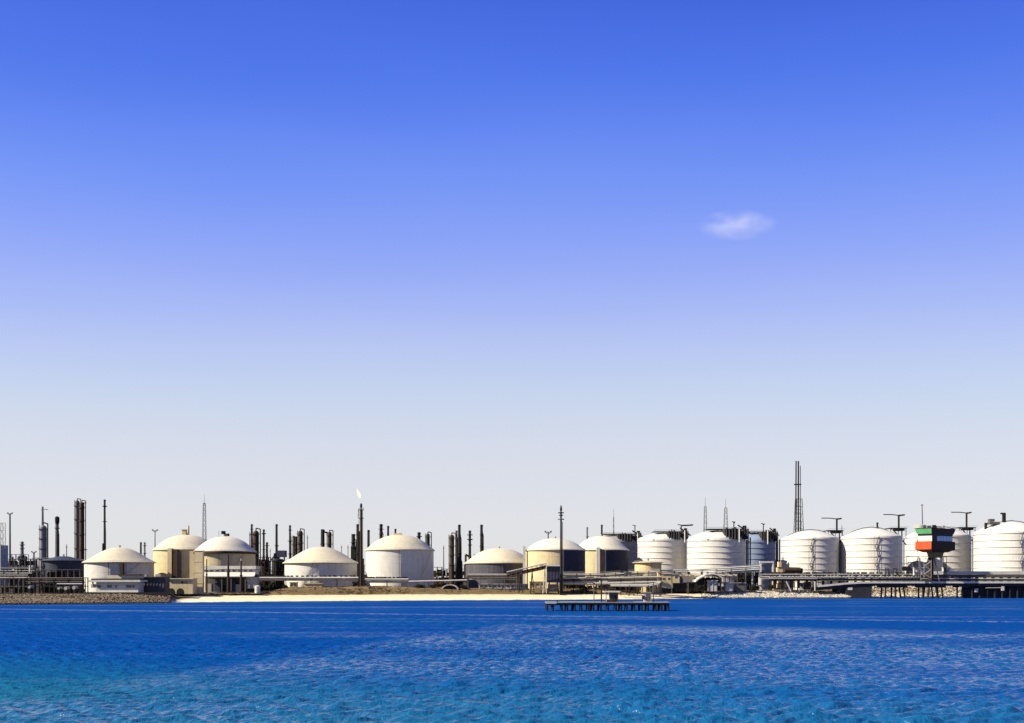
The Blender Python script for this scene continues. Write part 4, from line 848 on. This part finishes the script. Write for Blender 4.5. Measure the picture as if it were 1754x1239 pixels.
def tree(px, ytop, w, D, label, col=(.022, .024, .014)):
    g = ground_at(px, D); t = thing('tree', label, 'tree', (X(px, D), D, g), 'dark trees among the equipment'); hh = Z(ytop, D) - g; r = W(w, D) / 2
    tm = MB().tube((0, 0, -.3), (.2, 0, hh * .5), .32, .2, n=7)
    for k in range(5):
        an = k * 1.3; tm.tube((.2, 0, hh * .35), (r * .6 * math.cos(an), r * .6 * math.sin(an), hh * .75), .15, .05, n=5)
    link('trunk', tm, mat('bark', (.06, .045, .03), .9), t)
    leaf_cloud([(random.uniform(-r, r) * .7, random.uniform(-r, r) * .7, hh * random.uniform(.35, .85), r * random.uniform(.3, .5)) for _ in range(14)], 1500, .32, 'dark_tree_leaves', col, 'crown', t, .9)
for px, yt, w, D, lab in ((1267, 979, 15, 668, 'leftmost dark tree right of the white pipeway end'), (1281, 976, 16, 670, 'middle tallest dark tree before the shaded blue-grey tank'), (1294, 983, 13, 668, 'rightmost dark tree beside the white portal gantry'), (1202, 1000, 12, 640, 'small dark bush in the shade of the curved-roof shed'), (476, 1003, 16, 632, 'grey-brown bush at the foot of the dark drums'), (455, 1002, 18, 634, 'greyish bush right of the small white round tank'), (447, 1004, 14, 636, 'low grey bush nearest the small white round tank'), (488, 1001, 14, 634, 'tan bush beside the small cream kiosk'), (466, 1000, 13, 640, 'taller grey bush behind the other bushes right of the terminal building'), (560, 1006, 20, 636, 'wide brown shrub on the bund below the flat cream shelter'), (720, 1003, 16, 638, 'brown shrub on the bund under the white domed tank'), (795, 1003, 13, 640, 'dark shrub between the culvert mouth and the low grey tank'), (1000, 1004, 18, 640, 'brown shrub below the pale pipe bundles right of the vent mast'), (608, 992, 9, 648, 'dark bush at the foot of the flare stack'), (529, 1000, 8, 640, 'dark shrub below the white pipe run'), (740, 1004, 16, 640, 'brown shrub on the bund right of the white domed tank'), (1290, 1001, 14, 655, 'low shrub above the pale rocks'), (1322, 1001, 12, 660, 'small brown shrub at the foot of the yellow stepped tower')):
    tree(px, yt, w, D, lab, (.05, .042, .026) if px < 800 else (.022, .022, .014))

# ------------------------------------------------------------------ rocks of the revetments
def wet_foot(m):
    """stone stays wet and weed-dark where the sea washes it"""
    t = m.node_tree; p = t.nodes['Principled BSDF']; src = p.inputs['Base Color'].links[0].from_socket
    g = N(t, 'ShaderNodeNewGeometry'); sp = N(t, 'ShaderNodeSeparateXYZ'); t.links.new(g.outputs['Position'], sp.inputs[0])
    mr = N(t, 'ShaderNodeMapRange'); mr.inputs[1].default_value = .55; mr.inputs[2].default_value = 1.1; mr.inputs[3].default_value = .10; mr.inputs[4].default_value = 1; t.links.new(sp.outputs['Z'], mr.inputs[0])
    c = N(t, 'ShaderNodeVectorMath', operation='SCALE'); t.links.new(src, c.inputs[0]); t.links.new(mr.outputs[0], c.inputs['Scale']); t.links.new(c.outputs[0], p.inputs['Base Color'])
def rocks(px0, px1, t0, t1, n, smin, smax, color, name, label, mname):
    ico_v = []; ph = (1 + 5 ** .5) / 2
    ico_v = np.array([(-1, ph, 0), (1, ph, 0), (-1, -ph, 0), (1, -ph, 0), (0, -1, ph), (0, 1, ph), (0, -1, -ph), (0, 1, -ph), (ph, 0, -1), (ph, 0, 1), (-ph, 0, -1), (-ph, 0, 1)]) / 1.9
    ico_f = [(0, 11, 5), (0, 5, 1), (0, 1, 7), (0, 7, 10), (0, 10, 11), (1, 5, 9), (5, 11, 4), (11, 10, 2), (10, 7, 6), (7, 1, 8), (3, 9, 4), (3, 4, 2), (3, 2, 6), (3, 6, 8), (3, 8, 9), (4, 9, 5), (2, 4, 11), (6, 2, 10), (8, 6, 7), (9, 8, 1)]
    V = []; Fc = []
    for i in range(n):
        px = random.uniform(px0, px1); t_ = random.uniform(t0, t1); D = shoreD(px) + t_; s = smin + (smax - smin) * random.random() ** 2.2
        v = ico_v * (1 + rng.uniform(-.28, .28, (12, 1))) * s * np.array([random.uniform(.8, 1.5), random.uniform(.7, 1.2), random.uniform(.5, .8)])
        an = random.uniform(0, 6.28); c_, s_ = math.cos(an), math.sin(an); v = v @ np.array([[c_, s_, 0], [-s_, c_, 0], [0, 0, 1]])
        v = v + np.array([X(px, D), D, float(landZ(px, t_)) - s * .12]); o_ = len(V); V += v.tolist(); Fc += [tuple(q + o_ for q in f) for f in ico_f]
    mb = MB(); mb.v = V; mb.f = Fc
    m_ = mat(mname, color, .9, var=.45, scale=.5, streak=0, bump=.08, spec=.15)
    wet_foot(m_); o = link(name, mb, m_); o['kind'] = 'stuff'; o['label'] = label
rocks(-60, 292, -1, 25, 6500, .38, 1.15, (.13, .10, .068), 'left_revetment_rocks'.replace('left_', ''), 'grey-brown rocks of the bank at left', 'brown_rock')
rocks(1205, 1500, -1, 17, 4200, .45, 1.4, (.31, .29, .25), 'pale_revetment_rocks', 'pale limestone rocks beside the pier', 'pale_rock')
rocks(1500, 1790, -1, 20, 2200, .5, 1.4, (.27, .245, .205), 'pier_revetment_rocks', 'pale rocks seen under the pier', 'shaded_pale_rock')

# ------------------------------------------------------------------ small pier platform in the water
D = 400; t = thing('mooring_platform', 'low piled mooring platform standing in the blue water before the beach', 'platform', (X(1041, D), D, 0)); b = X(1041, D)
xa, xb = X(935, D) - b, X(1147, D) - b; zd = Z(1031.5, D)
link('deck_slab', MB().box(((xa + xb) / 2, 4, zd - .25), (xb - xa, 9, .5)), conc, t)
link('fascia_beam', MB().box(((xa + xb) / 2, -.35, zd - .62), (xb - xa - .4, .5, .6)), blackp, t)
link('left_fender', MB().box((X(944, D) - b, -.75, zd - .4), (W(18, D), .3, .7)), lightg, t)
N_ = 19
for i in range(N_):
    xx = xa + .6 + (xb - xa - 1.2) * i / (N_ - 1)
    for yy in (.2, 7.6): xx += random.uniform(-.55, .55) if 0 < i < N_ - 1 else 0; link('pile', MB().tube((xx + random.uniform(-.3, .3), yy, -2.5), (xx, yy, zd - .5), random.uniform(.45, .7), n=8), blackp, t, True)
link('cross_bracing', MB().path([(xa + 1, 4, zd - 1.2), (xb - 1, 4, zd - 1.2)], .3, 5), darkconc, t)
link('mooring_bollard', MB().lathe([(.35, zd), (.35, zd + .5), (.55, zd + .75), (.01, zd + .8)], 12, (X(955, D) - b, 1)), dark, t)
for (px, py) in ((1020, 1010),): pass
D = 401; b = X(1041, D)
o = thing('platform_cabin', 'small dark cabin with wide white flat roof on the mooring platform', 'cabin', (X(1051, D), D, zd))
link('wall', MB().box((.3, 2, (Z(1015.5, D) - zd) / 2), (W(14, D), 3, Z(1015.5, D) - zd)), midg, o)
link('flat_roof', MB().box((-.8, 1.6, Z(1013.8, D) - zd), (W(29, D), 4.6, .5)), white, o)
for f in (-3.2, -2.0): link('post', MB().tube((f, 0, 0), (f, 0, Z(1015, D) - zd), .12, n=6), lightg, o)
link('door', MB().box((1.0, .43, 1.6), (1.1, .12, 2.6)), dark, o)
link('stepped_plinth', MB().box((-1.6, -.2, .5), (3.0, 1.2, 1.0)).box((-1.6, -.5, -.6), (3.6, 1.0, 1.4)), darkconc, o)
o = thing('junction_box', 'grey box cabinet with dark side drum on the right of the mooring platform', 'cabinet', (X(1110, D), D, zd))
hh = Z(1015.5, D) - zd
link('housing', MB().box((0, 2, hh / 2), (W(12, D), 2.8, hh)), lightg, o); link('cap', MB().box((-.4, 2, hh + .1), (W(17, D), 3.2, .25)), conc, o)
link('side_drum', MB().tube((-W(9.5, D), 1, hh * .5), (-W(6.2, D), 1, hh * .5), .9, n=12), dark, o, True); link('door', MB().box((0, .54, hh / 2), (1.8, .1, hh * .75)), midg, o)
for px, yt, lab in ((1018, 1000, 'thin left pole standing on the mooring platform'), (1030.5, 996, 'thicker dark pole left of the platform cabin'), (1120, 999, 'short pale pole behind the grey cabinet')):
    o = thing('mooring_pole', lab, 'pole', (X(px, D), D + 1.5, zd), 'poles on the mooring platform'); hh = Z(yt, D) - zd
    link('shaft', MB().tube((0, 0, 0), (0, 0, hh), .2 if px != 1030.5 else .3, n=7), midg if px != 1030.5 else dark, o, True); link('lamp', MB().box((0, 0, hh + .15), (.9, .5, .35)), dark, o)
o = thing('platform_gangway', 'light steel landing table with white top behind the mooring platform poles', 'landing stage', (X(1030, D), D + 4, zd))
link('table_top', MB().box((-.8, 0, Z(999.5, D) - zd), (W(38, D), 2, .35)).box((1.4, 0, Z(996, D) - zd), (W(14, D), 1.6, .5)), white, o)
for f in (-3.0, .6, 2.6): link('leg', MB().tube((f, 0, 0), (f, 0, Z(1000, D) - zd), .16, n=6), midg, o)

# ------------------------------------------------------------------ big pier on the right
D = 652
t = thing('loading_pier', 'long dark pier with white edge and pipes running out of the right side', 'pier', (X(1600, D), D, 0)); b = X(1600, D)
def px_box(p0, p1, y0, y1, dep, yoff=0.0, DD=None):
    xa, xb = X(p0, D) - b, X(p1, D) - b; return MB().box(((xa + xb) / 2, yoff + dep / 2, (Z(y0, D) + Z(y1, D)) / 2), (xb - xa, dep, Z(y0, D) - Z(y1, D)))
link('deck', px_box(1498, 1900, 999.5, 1004, 10, 1), darkconc, t)
link('edge_beam', px_box(1498, 1900, 996.2, 999.4, .8, 0), white, t)
# the curving ramp end on the left
rp_ = [(1398, 1003.2), (1420, 1001.2), (1445, 998.6), (1470, 997.0), (1498, 996.2)]
for (pa, ya), (pb, yb) in zip(rp_[:-1], rp_[1:]):
    xa, xb = X(pa, D) - b, X(pb, D) - b
    link('ramp_edge', MB().loft([(xa, 0, Z(ya + 3.0, D)), (xb, 0, Z(yb + 3.2, D)), (xb, .8, Z(yb + 3.2, D)), (xa, .8, Z(ya + 3.0, D))], [(xa, 0, Z(ya, D)), (xb, 0, Z(yb, D)), (xb, .8, Z(yb, D)), (xa, .8, Z(ya, D))]), white, t)
    link('ramp_underside', MB().loft([(xa, .9, Z(ya + 8.5, D)), (xb, .9, Z(yb + 8.5, D)), (xb, 12, Z(yb + 8.5, D)), (xa, 12, Z(ya + 8.5, D))], [(xa, .9, Z(ya + 2.6, D)), (xb, .9, Z(yb + 2.6, D)), (xb, 12, Z(yb + 2.6, D)), (xa, 12, Z(ya + 2.6, D))]), darkconc, t)
link('abutment', px_box(1450, 1494, 1004, 1027, 12, 1), darkconc, t)
link('abutment_wing', px_box(1436, 1452, 1004, 1018, 10, 3), darkconc, t)
# upper pipeway of the pier: pipes and walkway side by side
for (p0, p1, y0, y1, mm, off, nm) in ((1320, 1580, 989.2, 990.8, lightg, 2.0, 'walkway_beam'), (1320, 1900, 991.2, 995.6, dark, 4.0, 'cable_tray'), (1580, 1900, 984.6, 990.0, rust, 3.0, 'cable_tray'), (1582, 1900, 978.6, 984.2, white, 6.0, 'parapet_wall'), (1580, 1900, 990.6, 992.2, lightg, 1.2, 'walkway_beam'), (1400, 1900, 993.8, 994.9, midg, 1.0, 'lower_pipe')):
    link(nm, px_box(p0, p1, y0, y1, 2.0, off), mm, t)
for i, y in enumerate((985.8, 987.6)): link('service_pipe', MB().tube((X(1582, D) - b, 2.2 - i, Z(y, D)), (X(1900, D) - b, 2.2 - i, Z(y, D)), .28, n=8), midg, t, True)
for k in range(42):
    px = 1325 + k * 6.2
    if px > 1582: break
    link('valve', MB().box((X(px, D) - b, 1.4, Z(987, D)), (random.uniform(.5, 1.4), .8, random.uniform(.5, 1.3))).tube((X(px, D) - b, 1.4, Z(989, D)), (X(px, D) - b, 1.4, Z(984.5 + random.uniform(-1, 1.5), D)), .14, n=4), random.choice([dark, dark, lightg]), t)
for px in range(1330, 1900, 14): link('pipeway_support', px_box(px, px + 1.6, 990, 1000.5 if px > 1495 else 1008, 3.5, 4.5), dark, t)
# pile bents
for px, ya, lean in ((1519, 1002, -1), (1536, 1002, 0), (1549, 1002, 4), (1583, 1002, 0), (1594, 1002, -3.5), (1605, 1002, 4), (1615, 1002, 2.5), (1650, 1002, 0)):
    for yy in (2, 9): link('pile', MB().tube((X(px + lean, D) - b, yy, -3), (X(px, D) - b, yy, Z(1003, D)), .62, n=8), blackp, t, True)
for p0, p1 in ((1512, 1556), (1578, 1622), (1644, 1664)): link('pile_cap', px_box(p0, p1, 1003.8, 1006.6, 9, 1.6), darkconc, t)
link('berth_wall', px_box(1664, 1900, 1004.2, 1025.6, 10, 4.5), darkconc, t)
for px in range(1668, 1900, 13): link('pile', MB().tube((X(px, D) - b, 2.4, -3), (X(px, D) - b, 2.4, Z(1004, D)), .7, n=8), blackp, t, True)
for px, py, w, h_ in ((1674, 1011.5, 5.5, 6), (1719, 1008, 5, 8), (1457, 1008, 8, 6), (1646, 1008, 4, 5)): link('fender_panel', px_box(px - w / 2, px + w / 2, py - h_ / 2, py + h_ / 2, .5, .9), white, t)
link('fender_pipe', MB().tube((X(1690, D) - b, 1.2, Z(1007.5, D)), (X(1717, D) - b, 1.2, Z(1007.0, D)), .3, n=6), lightg, t)
for px, ya, yb, dx in ((1347, 996, 1013, 8), (1396, 996, 1012, 0)): link('approach_strut', MB().tube((X(px, D) - b, 0, Z(ya, D)), (X(px + dx, D) - b, 0, Z(yb, D)), .55, n=6), lightg, t)
link('approach_beam', px_box(1306, 1400, 990.3, 992.0, 1.0, .6), lightg, t)
# loading frames standing on the pier
for i, (p0, p1, yt, lab) in enumerate(((1518, 1527, 967, 'low pipe loop frame on the pier left of the control tower'), (1531, 1542, 968, 'second low pipe loop frame on the pier'), (1547, 1566, 966, 'loading frame with dark flat box on the pier'), (1556, 1577, 953, 'tall thin portal frame on the pier before the control tower'), (1620, 1625, 954, 'thin standpipe frame right of the control tower stem'))):
    DD = 653; o = thing('pipe_gantry', lab, 'gantry', (X((p0 + p1) / 2, DD), DD + 2 + i * .3, Z(988, DD)), 'loading frames on the pier'); w = W(p1 - p0, DD); hh = Z(yt, DD) - Z(988, DD)
    for s in (-.5, .5): link('post', MB().tube((w * s, 0, 0), (w * s, 0, hh), .2, n=6), midg, o)
    link('top_beam', MB().box((0, 0, hh), (w + .6, .4, .35)), midg, o); link('mid_beam', MB().box((0, 0, hh * .62), (w, .4, .3)), midg, o)
    if i == 2: link('flat_box', MB().loft([(-w * .5, -1, hh * .45), (w * .5, -1, hh * .45), (w * .5, 1, hh * .45), (-w * .5, 1, hh * .45)], [(-w * .4, -1, hh * .8), (w * .2, -1, hh * .8), (w * .2, 1, hh * .8), (-w * .4, 1, hh * .8)]), dark, o)
    else: link('loop_pipe', MB().path([(-w * .4, -.3, 0), (-w * .4, -.3, hh * .7), (w * .1, -.3, hh * .7), (w * .1, -.3, hh * .2), (w * .4, -.3, hh * .2)], .25, 6), dark, o)
for px, lab in ((1577, 'cream service hut at the left foot of the control tower'), (1627, 'cream pipe manifold hut at the right foot of the control tower')):
    cabin(px - 9, px + (6 if px < 1600 else 1), 973, 985, 657, lab, white, 1)

# ------------------------------------------------------------------ flag-coloured control tower
D = 640; P0 = Vector((X(1595.5, D), D)); PL = Vector((X(1567, 648), 648)); PR = Vector((X(1637, 655), 655)); PB = PL + PR - P0
cen = (P0 + PL + PR + PB) / 4
t = thing('control_tower', 'jetty control tower, its faceted cabin banded green, white and red on the left', 'control tower', (cen.x, cen.y, Z(990, D)))
gz = Z(990, D)
def quad(s, z, sl=None):
    """plan square of the cabin, shrunk by s towards its middle"""
    return [((p.x - cen.x) * s, (p.y - cen.y) * s, z - gz) for p in (P0, PR, PB, PL)]
def tier(name, s0, s1, ya, yb, mL, mR):
    z0, z1 = Z(yb, D), Z(ya, D); q0, q1 = quad(s0, z0), quad(s1, z1)
    core = link(name, MB().loft(q0, q1), mR, t)  # core colour holds the shade of the right-hand faces
    # cladding on the two left faces, 6 cm proud
    for (i, j) in ((3, 0), (2, 3)):
        pts = [Vector(q0[i]), Vector(q0[j]), Vector(q1[j]), Vector(q1[i])]
        mid = sum(pts, Vector()) / 4; nrm = (pts[1] - pts[0]).cross(pts[3] - pts[0]).normalized()
        if nrm.dot(mid - Vector((0, 0, mid.z))) < 0: nrm = -nrm
        pin = [mid + (p - mid) * .985 for p in pts]
        link('cladding', MB().loft([p + nrm * .02 for p in pin], [p + nrm * .10 for p in pin]), mL, core)
    return core
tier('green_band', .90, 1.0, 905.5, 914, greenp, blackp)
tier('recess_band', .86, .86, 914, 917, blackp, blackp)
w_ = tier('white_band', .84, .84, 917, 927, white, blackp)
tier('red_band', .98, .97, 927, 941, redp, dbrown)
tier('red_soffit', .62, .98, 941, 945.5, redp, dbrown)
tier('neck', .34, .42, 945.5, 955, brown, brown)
# right-hand window strip
q0, q1 = quad(.84, Z(926.2, D)), quad(.84, Z(917.8, D)); A_, B_ = Vector(q0[0]), Vector(q0[1]); A2, B2 = Vector(q1[0]), Vector(q1[1])
nrm = (B_ - A_).cross(A2 - A_).normalized(); nrm = nrm if nrm.y < 0 else -nrm
for i in range(5):
    u0, u1 = .24 + .15 * i, .24 + .15 * i + .135
    p = [A_.lerp(B_, u0), A_.lerp(B_, u1), A2.lerp(B2, u1), A2.lerp(B2, u0)]
    link('window_pane', MB().loft([x + nrm * .02 for x in p], [x + nrm * .10 for x in p]), blueglass, t)
link('roof_slab', MB().loft(quad(.97, Z(905.2, D)), quad(.97, Z(904.2, D))), darkconc, t)
link('roof_drum', MB().lathe([(W(10, D), Z(904, D) - gz), (W(10, D), Z(899, D) - gz), (W(8, D), Z(897.6, D) - gz), (.01, Z(897, D) - gz)], 24, (X(1586, D) - cen.x, -2)), lightg, t, True)
for px, w, yt in ((1604, 6, 899), (1613, 5, 898), (1621, 7, 900), (1629, 4, 899)): link('roof_unit', MB().box((X(px, D) - cen.x, 0, (Z(yt, D) + Z(904.2, D)) / 2 - gz), (W(w, D), 2, Z(yt, D) - Z(904.2, D))), random.choice([dark, lightg, midg]), t)
link('roof_rail', MB().path([(q[0], q[1], q[2]) for q in quad(.95, Z(901, D))] + [quad(.95, Z(901, D))[0]], .1, 4), midg, t)
link('antenna_mast', MB().tube((X(1593, D) - cen.x, 0, Z(904, D) - gz), (X(1592, D) - cen.x, 0, Z(862, D) - gz), .42, .3, n=7).box((X(1592, D) - cen.x, 0, Z(863, D) - gz), (1.5, .6, .5)), midg, t)
link('stem', MB().tube((X(1607, D) - cen.x, 0, -2), (X(1607, D) - cen.x, 0, Z(955, D) - gz), W(4.6, D), n=16), rust, t, True)
for px in (1587, 1619): link('support_leg', MB().tube((X(px + (2 if px < 1600 else 2), D) - cen.x, -1, -2), (X(px if px < 1600 else 1612, D) - cen.x, -1, Z(955, D) - gz), .45, n=8), midg, t, True)
sm = MB()
for i in range(5):
    za_, zb_ = Z(990 - i * 7, D) - gz, Z(983 - i * 7, D) - gz; s = 1 if i % 2 else -1; cx_ = X(1599, D) - cen.x
    sm.path([(cx_ - 2.2 * s, -2.4, za_), (cx_ + 2.2 * s, -2.4, zb_)], .22, 5)
for s in (-2.6, 2.6): sm.tube((X(1599, D) - cen.x + s, -2.4, 0), (X(1599, D) - cen.x + s, -2.4, Z(955, D) - gz), .14, n=5)
link('escape_stair', sm, lightg, t)

# ------------------------------------------------------------------ distant low plant on the horizon
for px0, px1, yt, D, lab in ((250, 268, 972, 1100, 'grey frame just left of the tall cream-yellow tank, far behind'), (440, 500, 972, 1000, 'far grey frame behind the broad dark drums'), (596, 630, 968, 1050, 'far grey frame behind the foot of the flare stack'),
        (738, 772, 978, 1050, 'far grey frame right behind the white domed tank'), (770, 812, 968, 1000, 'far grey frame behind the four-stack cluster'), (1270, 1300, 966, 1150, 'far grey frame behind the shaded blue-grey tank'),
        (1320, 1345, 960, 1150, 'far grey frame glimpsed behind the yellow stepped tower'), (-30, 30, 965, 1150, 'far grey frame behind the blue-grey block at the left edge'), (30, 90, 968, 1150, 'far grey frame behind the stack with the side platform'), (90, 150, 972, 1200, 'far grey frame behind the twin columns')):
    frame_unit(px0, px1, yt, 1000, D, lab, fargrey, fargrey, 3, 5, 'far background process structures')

# ------------------------------------------------------------------ the one small cloud
D = 4000; cx, cy, cz = X(1262, D), D, Z(386, D)
cm = MB(); bm_prof = [(max(math.sin(math.pi * i / 16), .001), -math.cos(math.pi * i / 16)) for i in range(17)]
cm.lathe(bm_prof, 32)
cmat = bpy.data.materials.new('thin_cloud_vapour'); cmat.use_nodes = True; tt = cmat.node_tree; tt.nodes.clear()
pv = N(tt, 'ShaderNodeVolumePrincipled'); oo = N(tt, 'ShaderNodeOutputMaterial'); tt.links.new(pv.outputs[0], oo.inputs['Volume'])
pv.inputs['Color'].default_value = (1, 1, 1, 1); pv.inputs['Anisotropy'].default_value = 0.1
tc = N(tt, 'ShaderNodeTexCoord'); ln = N(tt, 'ShaderNodeVectorMath', operation='LENGTH'); tt.links.new(tc.outputs['Object'], ln.inputs[0])
nn = N(tt, 'ShaderNodeTexNoise'); nn.inputs['Scale'].default_value = 1.8; nn.inputs['Detail'].default_value = 5; tt.links.new(tc.outputs['Object'], nn.inputs['Vector'])
fall = N(tt, 'ShaderNodeMapRange'); fall.inputs[1].default_value = 1.0; fall.inputs[2].default_value = 0.15; fall.inputs[3].default_value = 0.0; fall.inputs[4].default_value = 1.0; tt.links.new(ln.outputs['Value'], fall.inputs[0])
nz = N(tt, 'ShaderNodeMapRange'); nz.inputs[1].default_value = 0.38; nz.inputs[2].default_value = 0.7; tt.links.new(nn.outputs['Fac'], nz.inputs[0])
tt.links.new(M(tt, 'MULTIPLY', M(tt, 'MULTIPLY', fall.outputs[0], nz.outputs[0]), 0.0075), pv.inputs['Density'])
co_ = link('cloud', cm, cmat, None, True, (cx, cy, cz)); co_.scale = (W(72, D), 90, W(26, D))
co_['kind'] = 'stuff'; co_['label'] = 'single small faint white cloud high in the right of the sky'
